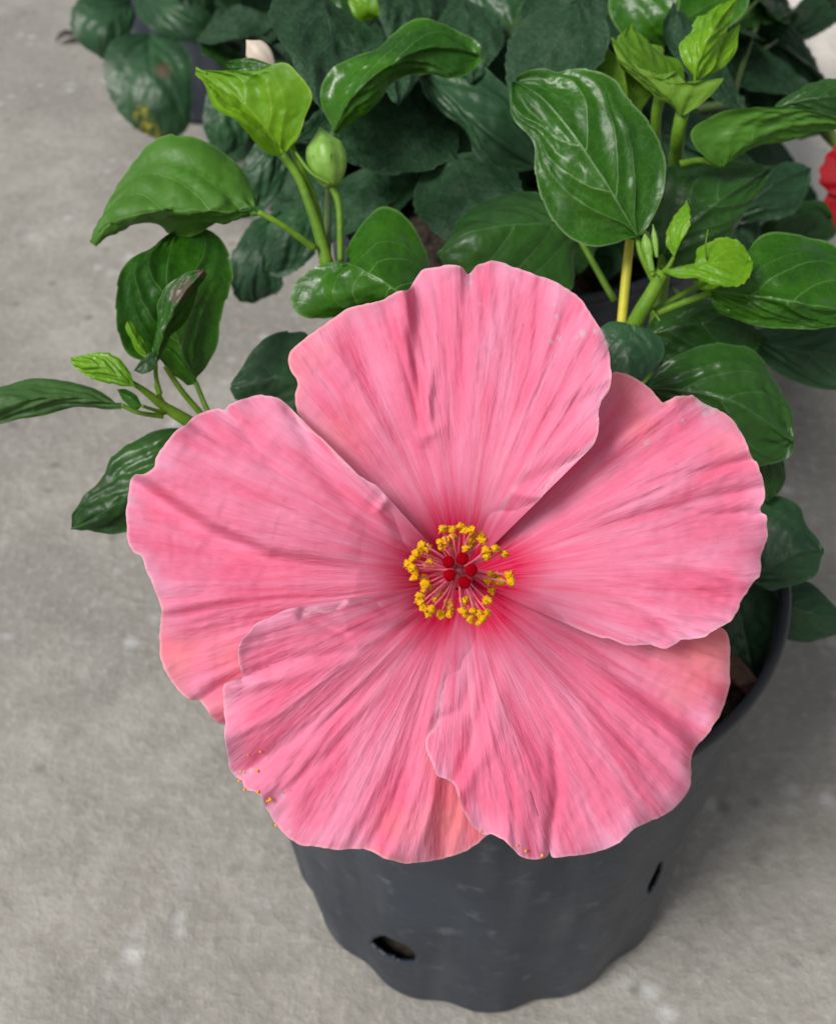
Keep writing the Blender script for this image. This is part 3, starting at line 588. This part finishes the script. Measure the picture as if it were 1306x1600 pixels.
# (petal, polyline, kind, width px, height m): 'ridge' raises towards the viewer, 'step' lifts the left side of the line
CREASE = [
 (0, [(640, 452), (642, 520), (648, 600), (660, 682)], 'step', 8, -.0050), (0, [(640, 690), (668, 680), (704, 660)], 'ridge', 10, .0009),
 (0, [(676, 560), (668, 620), (664, 700)], 'ridge', 9, .0022), (0, [(731, 428), (728, 520), (715, 640), (700, 760)], 'ridge', 12, -.0016),
 (0, [(462, 616), (520, 670), (600, 760)], 'ridge', 20, .0020), (0, [(846, 778), (800, 770), (755, 812)], 'ridge', 10, .0018), (0, [(952, 608), (860, 650), (790, 740)], 'ridge', 14, -.0016),
 (0, [(900, 720), (830, 750), (760, 800)], 'ridge', 13, -.0016),
 (1, [(1036, 629), (985, 664), (935, 704), (880, 752), (820, 815)], 'step', 9, .0050), (1, [(1188, 800), (1110, 806), (1040, 796), (900, 830)], 'ridge', 9, -.0017),
 (1, [(1176, 718), (1110, 732), (1000, 757), (900, 790)], 'ridge', 8, -.0012), (1, [(1195, 762), (1120, 775), (1030, 800)], 'ridge', 7, -.0012),
 (1, [(1175, 912), (1090, 888), (1010, 872), (900, 880)], 'ridge', 10, -.0018), (1, [(1155, 950), (1080, 920), (980, 890), (860, 885)], 'ridge', 10, -.0016), (1, [(1065, 1000), (1010, 955), (940, 915), (850, 890)], 'ridge', 12, -.0018),
 (2, [(858, 1338), (861, 1295), (872, 1240), (860, 1120)], 'ridge', 8, -.0024), (2, [(1090, 1166), (1030, 1120), (960, 1060), (880, 985)], 'step', 12, .0036),
 (2, [(710, 1226), (735, 1170), (760, 1080), (775, 1000)], 'ridge', 12, -.0018), (2, [(716, 1245), (770, 1150), (800, 1020)], 'ridge', 14, .0014), (2, [(683, 1128), (720, 1110), (755, 1020)], 'ridge', 10, -.0014),
 (2, [(1080, 1200), (1000, 1130), (900, 1030)], 'ridge', 12, .0012), (2, [(985, 1302), (940, 1200), (870, 1050)], 'ridge', 10, -.0010),
 (3, [(380, 1060), (450, 1030), (560, 1020), (680, 970)], 'ridge', 10, -.0020), (3, [(475, 960), (540, 990), (620, 985), (690, 955)], 'ridge', 11, -.0026), (3, [(366, 1212), (450, 1165), (560, 1090), (690, 975)], 'ridge', 12, -.0020),
 (3, [(349, 1073), (450, 1060), (600, 1010)], 'ridge', 10, .0014), (3, [(415, 1263), (500, 1190), (600, 1090)], 'ridge', 10, -.0016), (3, [(545, 942), (600, 965), (660, 962)], 'ridge', 9, .0016), (3, [(690, 1330), (700, 1200), (715, 1050)], 'ridge', 14, -.0020),
 (4, [(209, 742), (262, 778), (330, 822), (420, 862), (560, 885)], 'step', 8, .0085), (4, [(225, 742), (300, 785), (400, 838), (540, 868)], 'ridge', 24, -.0038),
 (4, [(455, 640), (500, 720), (580, 830), (640, 890)], 'ridge', 16, -.0022), (4, [(253, 950), (350, 935), (500, 930)], 'ridge', 12, .0012), (4, [(348, 640), (420, 720), (560, 840)], 'ridge', 12, -.0012),
 (4, [(312, 1097), (345, 1075), (420, 1030)], 'ridge', 11, -.0030), (4, [(600, 785), (590, 800), (620, 850)], 'ridge', 9, .0016)]
BRUISE = {0: [(869, 494, 4), (866, 474, 3), (910, 521, 6), (902, 527, 4), (930, 517, 5), (940, 520, 4), (862, 533, 4), (873, 528, 4), (806, 436, 3), (946, 535, 4), (941, 530, 3), (733, 440, 5), (750, 474, 3), (796, 417, 3)],
          1: [(1096, 630, 9), (1106, 637, 10), (1090, 626, 5), (1112, 641, 7), (1100, 646, 6), (1010, 690, 5), (1066, 657, 3), (1153, 675, 4)],
          2: [(858, 1338, 4), (984, 1303, 3)], 3: [(368, 1210, 5), (380, 1207, 5), (392, 1204, 4), (413, 1256, 5), (442, 1243, 4), (452, 1300, 4), (378, 1080, 0.1), (360, 1090, 6)], 4: [(206, 780, 6), (354, 642, 4), (312, 1095, 5), (222, 868, 3)]}
flw_b = P(CX, CY, D0+.040); flw_d = P(CX, CY+14, D0+.105)
V, Fc = tube_geo(spline([flw_b, P(CX, CY+4, D0+.066), flw_d], 24), np.interp(np.linspace(0, 1, 24), [0, .25, .5, .62, 1], [.0085, .0095, .006, .0032, .0028]), 24)
flower = mesh_obj('flower', V, Fc, M_throat, plant); flower['label'] = 'large open pink hibiscus flower facing the viewer'
pxtube('flower_stalk', [(CX, CY+14, D0+.104, 12), (745, 905, .452, 13), (778, 893, .478, 18)], M_stem, flower)

def petal_field(i, px, py, edge):
    """height towards the viewer (m) of petal i at a point of the flower"""
    x = (px-CX)*PXM; y = -(py-CY)*PXM; r = np.hypot(x, y); th = np.degrees(np.arctan2(y, x)); q = r/.085
    da = (th-PET[i]['a0']+180) % 360-180; da = np.clip(da, -70, 70)
    h = -.030*np.exp(-(r/.0125)**1.2)-.012*np.exp(-r/.040)-.016*np.clip(q-.45, 0, 2)**1.8
    k = np.clip((r-.004)/.03, 0, 1)
    h = h-.0062*np.tanh(da/26.0)*k-.0012*k*np.sign(da)*(np.abs(da) > 30)*np.clip((np.abs(da)-30)/15, 0, 1)
    a = np.radians(da)
    wob = .06*vnoise2(q*3.0, a*3+20, 41+i)
    h = h+.0056*vnoise1(a*4.2+wob*5+50, 60+i)*np.clip(q-.20, 0, 1)**1.1
    h = h+.0021*vnoise1(a*10+wob*12+80, 70+i)*np.clip(q-.18, 0, 1)
    h = h+.00050*vnoise1(a*34+wob*30+90, 80+i)*np.clip(q*1.6-.35, 0, 1)*(1+.8*vnoise2(q*5, a*10+30, 90+i))
    h = h+.00018*vnoise2(a*95+300, q*13, 95+i)*np.clip(q*2-.6, 0, 1)
    h = h+.00016*vnoise2((px*.83+py*.56)/11+40, (py*.83-px*.56)/13+90, 97+i)*np.clip(q*2-.5, 0, 1)+.0003*vnoise2((px*.61-py*.79)/37+70, (px*.79+py*.61)/29, 98+i)*np.clip(q*2-.4, 0, 1)
    ee = np.exp(-edge/20.0)
    h = h+.0042*ee*vnoise1(a*9+q*5.0+130, 100+i)*np.clip((q-.42)*2.2, 0, 1)+.0030*np.exp(-edge/26.0)*np.clip(-da/40, 0, 1)*np.clip((q-.25)*2, 0, 1)-.0010*np.exp(-edge/9.0)
    return h, r, a, da
SUB = {}
for i, pt in enumerate(PET):
    nS, nV = 420, 210
    pts = np.vstack([pt['b0'], pt['out'], pt['b1']])
    oc = spline(pts, nS)
    # fine crenulation of the margin
    tn = np.gradient(oc, axis=0); tn /= np.linalg.norm(tn, axis=1)[:, None]; nrm = np.stack([tn[:, 1], -tn[:, 0]], 1)
    arc = np.arange(nS)
    oc = oc+nrm*(1.2*vnoise1(arc/5.0+7, 200+i)+.7*vnoise1(arc/2.0+9, 210+i))[:, None]*np.clip(np.hypot(oc[:, 0]-CX, oc[:, 1]-CY)/150-.4, 0, 1)[:, None]
    sN = np.linspace(0, 1, nS); bs = np.asarray(pt['b0'])[None]*(1-sN[:, None])+np.asarray(pt['b1'])[None]*sN[:, None]
    bs = bs*.15+np.array([[CX, CY]])*.85
    v = np.linspace(.02, 1, nV)**.85
    G = bs[None]*(1-v[:, None, None])+oc[None]*v[:, None, None]
    px = G[..., 0].ravel(); py = G[..., 1].ravel()
    edge = seg_dist(px, py, oc[::2])[0]
    h, r, a, da = petal_field(i, px, py, edge)
    for (pi_, line, kind, wd, amp) in CREASE:
        if pi_ != i: continue
        d, sgn, al = seg_dist(px, py, line)
        inner = seg_dist(np.array([float(line[0][0])]), np.array([float(line[0][1])]), oc)[0][0] > 14
        tp = np.sin(np.pi*al)**.8 if inner else np.clip(1-al, 0, 1)**.8
        if kind == 'ridge': h = h+amp*np.exp(-(d/wd)**2)*tp
        else: h = h-amp*np.tanh(sgn*d/wd)*np.exp(-(d/(wd*7))**2)*tp
    W = P(px, py, D0-h)
    # rolled-back margin gives the petal its thickness
    rows = [W.reshape(nV, nS, 3)]
    last = rows[0][-1]; inw = rows[0][-6]-last; inw /= np.linalg.norm(inw, axis=1)[:, None]+1e-9
    view = (last-CAM); view /= np.linalg.norm(view, axis=1)[:, None]
    rows.append((last+view*.00022-inw*.00005)[None]); rows.append((last+view*.00042+inw*.0002)[None]); rows.append((last+view*.00045+inw*.0006)[None])
    W = np.concatenate(rows, 0); nR = nV+3
    ext = lambda z, fill=None: np.concatenate([z, np.tile(z.reshape(nV, nS)[-1], 3)])
    rel = da/np.where(da > 0, 48, 48)
    # salmon: the margin on the anticlockwise (covered) side, outer half
    rr = r/.085
    sal = np.clip((da-20+14*vnoise2((px*.8+py*.6)/60, (py*.8-px*.6)/60+60, 300+i))/22, 0, 1)*np.clip((rr-.42)*3.0, 0, 1)*np.clip(1.25-edge/150, 0, 1)
    sal = np.maximum(sal, np.clip(1-edge/16, 0, 1)*np.clip((da-2)/20, 0, 1)*np.clip((rr-.4)*3, 0, 1)*.8)
    br = np.zeros(len(px))
    for (bx, by, brd) in BRUISE.get(i, []): br = np.maximum(br, np.clip(1.5-np.hypot(px-bx, py-by)/(brd*.8), 0, 1))
    # red eye: one dark lobe per petal base
    lob = np.clip(1.15-(r/PXM)/(88+40*np.cos(a*2.6)+10*vnoise1(a*14+40, 310+i)), 0, 1)*2.0
    at = dict(ang=ext(a), rad=ext(rr), edge=ext(edge), salmon=ext(sal), petal_id=np.full(nR*nS, i*1.37), bruise=ext(br), eye=np.clip(ext(lob), 0, 1))
    f = grid_faces(nR, nS)[:, ::-1]
    mesh_obj('petal', W.reshape(-1, 3), f, M_petal, flower, at)

# staminal column, stigmas, stamens
TIPD = .284
tip = P(718, 891, TIPD+.004); basep = P(CX, CY, D0+.040)
V, Fc = tube_geo(spline([basep, P(719, 897, D0), tip], 40), np.interp(np.linspace(0, 1, 40), [0, .3, .9, 1], [.0036, .0027, .0017, .0010]), 16)
mesh_obj('staminal_column', V, Fc, M_col, flower)
z5 = lambda x, y: (580+x*.2144, 770+y*.2144)
def blob(c, ax, rad, n=14, m=18, lump=.18, seed=0, flat=1.0):
    """lumpy ellipsoid with axis ax"""
    ax = np.asarray(ax, float); ax /= np.linalg.norm(ax); u = np.cross(ax, [.3, .9, .2]); u /= np.linalg.norm(u); v = np.cross(ax, u)
    th = np.linspace(.02, np.pi-.02, n); ph = np.linspace(0, 2*np.pi, m, endpoint=False); T, Q = np.meshgrid(th, ph, indexing='ij')
    k = 1+lump*vnoise2(T*3.1+seed*3.7, np.abs(Q-np.pi)*2.4+seed*1.3, 500)+lump*.5*vnoise2(T*7+seed, np.abs(Q-np.pi)*6, 501)
    V = c+rad*k[..., None]*(np.sin(T)[..., None]*(np.cos(Q)[..., None]*u+np.sin(Q)[..., None]*v)+flat*np.cos(T)[..., None]*ax)
    return V.reshape(-1, 3), grid_faces(n, m, True)
for k, (x, y) in enumerate([(562, 505), (665, 480), (728, 563), (570, 602), (678, 655)]):
    qx, qy = z5(x, y); dd = TIPD-.004+.0008*math.sin(k*2.1)
    c = P(qx, qy, dd); n = CAM-c
    V, Fc = blob(c, n, 9.8*dd/F, 16, 24, .05, k, .62)
    so = mesh_obj('stigma', V, Fc, M_stig, flower)
    hx, hy = 718+(qx-718)*.30, 891+(qy-891)*.30
    V, Fc = tube_geo(spline([P(hx, hy, TIPD+.006), P(718+(qx-718)*.7, 891+(qy-891)*.7, TIPD+.002), P(qx, qy, dd+.0006)], 10), np.linspace(.0007, .00105, 10), 10)
    mesh_obj('style_branch', V, Fc, M_col, so)
ANT = [(517, 260), (585, 268), (657, 245), (680, 278), (730, 272), (600, 330), (722, 340), (545, 352), (497, 362), (512, 398), (590, 397), (690, 402), (727, 385), (793, 318), (810, 350), (835, 415), (838, 465), (908, 410), (973, 440), (370, 375), (412, 408), (358, 432), (328, 444), (297, 480), (275, 520), (300, 545), (318, 577), (315, 617), (430, 475), (420, 522), (385, 622), (385, 670), (393, 712), (435, 685), (498, 728), (355, 747), (350, 782), (387, 832), (362, 803), (435, 845), (418, 890), (460, 775), (505, 890), (565, 800), (577, 840), (568, 886), (675, 790), (663, 862), (690, 886), (722, 918), (742, 857), (847, 870), (815, 905), (780, 945), (785, 878), (845, 780), (877, 715), (850, 640), (897, 632), (940, 648), (1003, 605), (1012, 652), (925, 600), (870, 592), (432, 500), (740, 800)]
amesh = []
for k in range(6):
    V1, F1 = blob(np.zeros(3), (0, 0, 1), 1.0, 12, 16, .5, k*5+1, .8)
    V1 = V1+np.stack([0*V1[:, 0], 0*V1[:, 0], -.35*V1[:, 0]**2], 1)                # kidney bend
    me = mesh_obj('anther', V1, F1, M_anther); amesh.append(me.data); bpy.data.objects.remove(me)
rr_ = random.Random(3)
for k, (x, y) in enumerate(ANT):
    qx, qy = z5(x, y); R_ = math.hypot(qx-718, qy-891)
    dd = TIPD+.0035+.010*(1-min(1, R_/75))+rr_.uniform(-.002, .006)
    c = P(qx, qy, dd); small = (x, y) in ((432, 500), (740, 800), (435, 685), (590, 397), (460, 775))
    s_ = (4.1 if small else rr_.uniform(5.4, 6.9))*dd/F
    o = bpy.data.objects.new('anther', amesh[k % 6]); C.objects.link(o); o.parent = flower
    M_ = Matrix.Translation(Vector(c)) @ Matrix.Rotation(rr_.uniform(0, 6.28), 4, 'Y') @ Matrix.Rotation(rr_.uniform(0, 6.28), 4, 'X') @ Matrix.Diagonal((s_*1.12, s_*.92, s_, 1))
    o.matrix_parent_inverse = Matrix.Translation(-Vector(base_of(flower))); o.matrix_basis = M_
    fx, fy = 718+(qx-718)*.10, 891+(qy-891)*.10
    st_ = P(fx, fy, dd+rr_.uniform(.005, .011)); mid_ = P(718+(qx-718)*.55+rr_.uniform(-3, 3), 891+(qy-891)*.55+rr_.uniform(-3, 3), dd+rr_.uniform(.001, .004))
    V, Fc = tube_geo(spline([st_, mid_, c], 10), np.linspace(.00033, .00020, 10), 7)
    mesh_obj('filament', V, Fc, M_fil, flower)
# pollen dropped on the petals
PG = [(401, 1205, 4, 3), (376, 1207, 3, 3), (382, 1234, 4, 3), (403, 1238, 4, 3), (422, 1250, 5, 3), (407, 1175, 3, 3), (388, 1180, 2.5, 3), (431, 1290, 3, 3), (448, 1235, 2, 3), (374, 1221, 3, 3), (417, 1252, 3, 3), (821, 1330, 4, 2), (808, 1322, 2.5, 2), (847, 1337, 3, 2), (751, 1300, 2.5, 2)]
for k, (x, y, s_, pi_) in enumerate(PG):
    pts = np.vstack([PET[pi_]['b0'], PET[pi_]['out'], PET[pi_]['b1']]); xx = np.array([float(x)]); yy = np.array([float(y)])
    h = petal_field(pi_, xx, yy, seg_dist(xx, yy, pts)[0])[0][0]
    V, Fc = blob(P(x, y, D0-h-.0003), CAM-P(x, y, D0), s_*.62*D0/F, 7, 9, .6, k, .4)
    mesh_obj('pollen_clump', V, Fc, M_pollen, flower)

# ------------------------------------------------------------------ plants behind
def template_leaf(kind, seed):
    r = random.Random(seed); wd = r.uniform(.30, .40)
    u = np.linspace(0, 1, 12)
    mid = np.stack([u, 0*u, -.22*r.uniform(.2, 1.2)*u**2], 1)
    wv = wd*np.sin(np.pi*u**.75)**.8*(1-.25*u); wv[0] = wv[-1] = 0
    lf = mid+np.stack([0*u, wv, .25*wv*r.uniform(-.6, .8)], 1); rt = mid+np.stack([0*u, -wv, .25*wv*r.uniform(-.6, .8)], 1)
    V, f, at = leaf_surface(mid, lf, rt, nt_=44, ns=19, relief=.022, teeth=9, tooth=.07, seed=seed, wave=.035)
    z = np.zeros(len(V)); at.update(under=z, damage=z, yellow=z)
    fa = V[f[len(f)//2]]; n = np.cross(fa[1]-fa[0], fa[3]-fa[0])
    if n[2] < 0: f = f[:, ::-1]
    o = mesh_obj('leaf', V, f, kind, None, at); me = o.data; bpy.data.objects.remove(o); return me
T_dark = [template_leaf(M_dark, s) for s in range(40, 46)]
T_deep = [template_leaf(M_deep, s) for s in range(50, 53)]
T_lime = [template_leaf(M_lime, s) for s in range(60, 62)]
def in_poly(x, y, poly):
    c = False; j = len(poly)-1
    for i in range(len(poly)):
        if ((poly[i][1] > y) != (poly[j][1] > y)) and (x < (poly[j][0]-poly[i][0])*(y-poly[i][1])/(poly[j][1]-poly[i][1])+poly[i][0]): c = not c
        j = i
    return c
EXCL = [[(1222, -30), (1258, -30), (1300, 50), (1340, 50), (1340, 130), (1290, 125), (1280, 70), (1235, 40)], [(1274, 200), (1345, 190), (1345, 345), (1300, 350), (1270, 300)]]
ALLOW = [(300, -400), (1400, -400), (1400, 530), (1000, 530), (700, 420), (600, 415), (500, 440), (430, 425), (372, 395), (350, 300), (325, 215), (300, 90)]
def bg_plant(loc, label, n, spread, zc, seed, allow=ALLOW, lime=.03, size=(.055, .085), extra=None):
    r = random.Random(seed)
    root = empty('hibiscus_plant', (loc[0], loc[1], POT_H-.02)); tag(root, label, 'plant', 'potted hibiscus plants')
    B = np.array([loc[0], loc[1], POT_H-.02]); made = 0; tries = 0
    tops = []
    for k in range(6):
        an = k*1.05+r.uniform(-.3, .3); t_ = B+np.array([math.cos(an)*min(.11, spread[0]*.6), math.sin(an)*min(.11, spread[1]*.6), spread[2]*r.uniform(.5, .9)])
        V, Fc = tube_geo(spline([B, B+(t_-B)*.5+np.array([0, 0, .02]), t_], 12), np.linspace(.005, .0022, 12), 8)
        mesh_obj('stem', V, Fc, M_stemdk, root); tops.append(t_)
    while made < n and tries < n*60:
        tries += 1
        an = r.uniform(0, 6.283); q = math.sqrt(r.uniform(.02, 1))
        c = np.array([loc[0]+math.cos(an)*q*spread[0], loc[1]+math.sin(an)*q*spread[1], zc+r.uniform(-1, 1)*spread[2]])
        L_ = r.uniform(*size); out = an+r.uniform(-.7, .7); droop = r.uniform(-.35, .75)
        tipv = c+L_*.5*np.array([math.cos(out)*math.cos(droop), math.sin(out)*math.cos(droop), -math.sin(droop)])
        px, py, d = proj(c); qx, qy, _ = proj(2*tipv-c); bx, by, _ = proj(2*c-tipv*1.0)
        if not all(in_poly(float(X), float(Y), allow) for X, Y in ((px, py), (qx, qy), (bx, by))): continue
        if any(in_poly(float(px+(qx-px)*k_), float(py+(qy-py)*k_), E_) for E_ in EXCL for k_ in (-1, -.5, 0, .5, 1)): continue
        if d < .475 or py < -260: continue
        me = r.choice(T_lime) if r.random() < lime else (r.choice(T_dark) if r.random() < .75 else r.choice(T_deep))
        o = bpy.data.objects.new('leaf', me); C.objects.link(o); o.parent = root
        o.matrix_parent_inverse = Matrix.Translation(-Vector(root.location))
        o.matrix_basis = Matrix.Translation(Vector(c)) @ Matrix.Rotation(out, 4, 'Z') @ Matrix.Rotation(droop, 4, 'Y') @ Matrix.Rotation(r.uniform(-.5, .5), 4, 'X') @ Matrix.Scale(L_, 4) @ Matrix.Translation((-.45, 0, 0))
        made += 1
        lb = np.array(o.matrix_basis @ Vector((0.0, 0, 0)))
        if made % 2 == 0 and min(np.linalg.norm(t_-lb) for t_ in tops) < .12 and not any(in_poly(float(proj(lb)[0]), float(proj(lb)[1]), E_) for E_ in EXCL):
            tp = min(tops, key=lambda t_: np.linalg.norm(t_-lb)); a_ = B+(tp-B)*r.uniform(.5, .95)
            V, Fc = tube_geo(spline([a_, (a_+lb)/2+np.array([0, 0, .008]), lb], 7), np.linspace(.0017, .0010, 7), 6)
            mesh_obj('petiole', V, Fc, M_stemdk, root)
    return root
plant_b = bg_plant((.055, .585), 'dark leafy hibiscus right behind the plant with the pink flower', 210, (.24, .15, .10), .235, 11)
plant_e = bg_plant((.165, .91), 'dense dark hibiscus with a red flower beside the concrete strip painted as sunlit', 190, (.34, .36, .13), .17, 13)
plant_c = bg_plant((-.175, 1.13), 'dull green hibiscus with a holed yellow-edged leaf', 60, (.22, .24, .09), .20, 14, allow=[(225, -500), (560, -500), (560, 150), (470, 170), (400, 150), (320, 120), (230, 30)])
# leaves of the drooping plant that hang in clear view
c1 = px_leaf(plant_c, [(232, 52, .93), (236, 100, .905), (248, 160, .90), (256, 222, .92)], [(180, 60), (163, 95), (165, 135), (182, 170), (205, 195), (235, 214)], [(272, 58), (298, 90), (300, 130), (300, 170), (290, 205)], M_dark, seed=71, teeth=11, tooth=.06, dl=.01, dr=.012, yellow=((222, 178, 11), (232, 200, 11), (244, 210, 8)), damage=((255, 110, 10),), label='drooping toothed leaf with a dark hole and yellow edge')
c2 = px_leaf(plant_c, [(205, 2, .95), (175, 25, .92), (160, 55, .915), (163, 92, .93)], [(160, -15), (120, 0), (108, 30), (118, 62), (140, 80)], [(212, 25), (200, 60), (180, 85)], M_dark, seed=72, teeth=9, tooth=.06, dl=.01, dr=.01)
c3 = px_leaf(plant_c, [(210, -12, .94), (255, 12, .91), (300, 35, .905), (342, 68, .92)], [(250, -40), (315, -30), (338, 10), (342, 45)], [(215, 25), (250, 52), (300, 68)], M_dark, seed=73, teeth=9, tooth=.06, dl=.008, dr=.01)
c4 = px_leaf(plant_b, [(440, 330, .60), (415, 380, .585), (402, 430, .585), (398, 472, .60)], [(395, 345), (366, 385), (360, 430), (370, 468)], [(455, 370), (442, 410), (438, 455)], M_dark, seed=74, teeth=8, tooth=.07, dl=.006, dr=.006)
c5 = px_leaf(plant_b, [(800, 95, .55), (800, 50, .545), (790, 0, .545), (770, -60, .55)], [(755, 90), (738, 40), (735, -10)], [(850, 80), (870, 30), (850, -20)], M_dark, seed=75, teeth=10, tooth=.05, dl=.004, dr=.006)
c6 = px_leaf(plant_b, [(650, 100, .52), (700, 150, .505), (760, 205, .50), (840, 262, .51)], [(700, 85), (770, 110), (830, 180), (850, 230)], [(665, 150), (720, 200), (750, 245), (790, 270)], M_dark, seed=76, dl=.006, dr=.008)
c7 = px_leaf(plant_b, [(595, 250, .53), (620, 215, .525), (640, 170, .525), (640, 130, .53)], [(570, 225), (575, 180), (600, 140)], [(640, 255), (662, 215), (665, 160)], M_dark, seed=77, dl=.006, dr=.004)
c8 = px_leaf(plant_b, [(600, 130, .54), (555, 70, .53), (510, 10, .53), (470, -50, .54)], [(560, 110), (500, 60), (470, 0)], [(625, 90), (600, 30), (560, -30)], M_deep, seed=78, dl=.010, dr=.004)
c8b = px_leaf(plant_b, [(585, 28, .52), (570, 12, .515), (548, -15, .515)], [(560, 32), (545, 5)], [(612, 25), (600, -5)], M_lime, seed=85, teeth=5, tooth=.08, nt_=40, ns=17)
c15 = px_leaf(plant_b, [(452, 200, .60), (425, 240, .59), (395, 285, .59), (368, 340, .60)], [(425, 205), (392, 235), (368, 290)], [(455, 250), (440, 295), (405, 335)], M_dark, seed=86, teeth=7, tooth=.05, dl=.006, dr=.006)
c16 = px_leaf(plant_b, [(372, 120, .66), (352, 160, .65), (345, 200, .65), (352, 245, .66)], [(335, 130), (318, 165), (322, 215)], [(395, 150), (396, 190), (380, 230)], M_dark, seed=87, teeth=7, tooth=.05, dl=.006, dr=.006)
c17 = px_leaf(plant_b, [(500, 330, .58), (470, 350, .57), (440, 380, .57), (418, 425, .58)], [(470, 325), (430, 345), (412, 385)], [(505, 370), (480, 410), (445, 432)], M_dark, seed=88, teeth=7, tooth=.05, dl=.006, dr=.006)
c18 = px_leaf(plant_b, [(420, 95, .64), (445, 130, .63), (450, 170, .63), (440, 215, .64)], [(450, 100), (482, 140), (475, 185)], [(405, 130), (405, 175), (420, 205)], M_dark, seed=89, teeth=7, tooth=.05, dl=.006, dr=.006)
c9 = px_leaf(plant_e, [(1140, 350, .56), (1180, 310, .55), (1220, 280, .55), (1268, 262, .555)], [(1150, 300), (1190, 262), (1235, 250)], [(1190, 345), (1235, 335), (1262, 300)], M_dark, seed=79, teeth=6, tooth=.06, dl=.006, dr=.004)
c10 = px_leaf(plant_e, [(1040, 70, .50), (1055, 30, .49), (1062, -20, .49), (1060, -70, .50)], [(980, 60), (950, 10), (975, -40)], [(1110, 60), (1168, 10), (1150, -40)], M_mid, seed=80, dl=.006, dr=.004)
c11 = px_leaf(plant_e, [(1300, 340, .60), (1260, 330, .59), (1215, 352, .59), (1170, 385, .60)], [(1280, 312), (1230, 318), (1190, 350)], [(1300, 372), (1250, 385), (1200, 392)], M_deep, seed=81, dl=.004, dr=.004)
c12 = px_leaf(plant_e, [(1165, 20, .70), (1205, 60, .69), (1235, 105, .69), (1262, 165, .70)], [(1195, 10), (1240, 40), (1275, 90), (1282, 135)], [(1160, 60), (1180, 110), (1220, 150)], M_dark, seed=82, teeth=8, tooth=.05, dl=.006, dr=.006)
c13 = px_leaf(plant_e, [(1160, 120, .72), (1200, 150, .71), (1240, 185, .71), (1290, 205, .72)], [(1190, 110), (1240, 130), (1285, 165)], [(1170, 160), (1200, 200), (1250, 218)], M_dark, seed=83, teeth=8, tooth=.05, dl=.006, dr=.006)
c14 = px_leaf(plant_e, [(1225, 60, .74), (1258, 30, .73), (1290, 0, .73), (1340, -20, .74)], [(1235, 20), (1270, -20), (1310, -40)], [(1260, 62), (1296, 42), (1330, 10)], M_dark, seed=84, teeth=8, tooth=.05, dl=.006, dr=.006)
# red flower, mostly out of the picture
rf = P(1377, 288, .66); rn = CAM-rf; rn /= np.linalg.norm(rn)
ru = np.cross([0, 0, 1], rn); ru /= np.linalg.norm(ru); rv = np.cross(rn, ru)
V, Fc = tube_geo(spline([rf-rn*.03, rf-rn*.05, np.array([.165, .91, .20])], 14), np.linspace(.005, .0025, 14), 10)
rfl = mesh_obj('flower', V, Fc, M_tubec, plant_e); rfl['label'] = 'red hibiscus flower at the edge of the foliage'
for k in range(5):
    a0 = k*2*math.pi/5+.35; aa = np.linspace(-.72, .72, 40); q = np.linspace(0, 1, 30); Q, A_ = np.meshgrid(q, aa, indexing='ij')
    Rr = Q*.034*(1-.28*np.abs(A_/.72)**3)*(1+.03*vnoise1(A_*9+40, 400+k)); z = -.02*np.exp(-Rr/.008)-.006*(Rr/.034)**2+.003*A_+.0012*vnoise1(A_*7+60, 410+k)*Q
    W = rf+(Rr*np.cos(A_+a0))[..., None]*ru+(Rr*np.sin(A_+a0))[..., None]*rv+z[..., None]*rn
    nn = W.shape[0]*W.shape[1]; z0 = np.zeros(nn)
    mesh_obj('petal', W.reshape(-1, 3), grid_faces(30, 40), M_red, rfl, dict(ang=A_.ravel(), rad=(Rr/.034).ravel(), edge=((1-Q)*150).ravel(), salmon=z0, petal_id=z0+k, bruise=z0, eye=np.clip(1-(Rr/.006), 0, 1).ravel()))
# dead leaf scrap on the floor
gp = P(115, 92, 1.26); gp[2] = 0.0
u = np.linspace(0, 1, 10); md = np.stack([gp[0]-.012+.03*u, gp[1]-.01+.022*u, .003+.004*np.sin(u*5)], 1); wv = .006*np.sin(np.pi*u)
V, f, at = leaf_surface(md, md+np.stack([-wv, wv, wv*.6], 1), md+np.stack([wv, -wv, wv*.7], 1), 30, 13, seed=90, relief=.001, wave=.001)
V[:, 2] = np.maximum(V[:, 2], .001)
z0 = np.zeros(len(V)); at.update(under=z0, damage=z0+1, yellow=z0)
dl = mesh_obj('fallen_leaf', V, f, plain('dry_leaf', (.06, .05, .045), .8), None, at); tag(dl, 'small shrivelled dark leaf lying on the concrete', 'dead leaf')
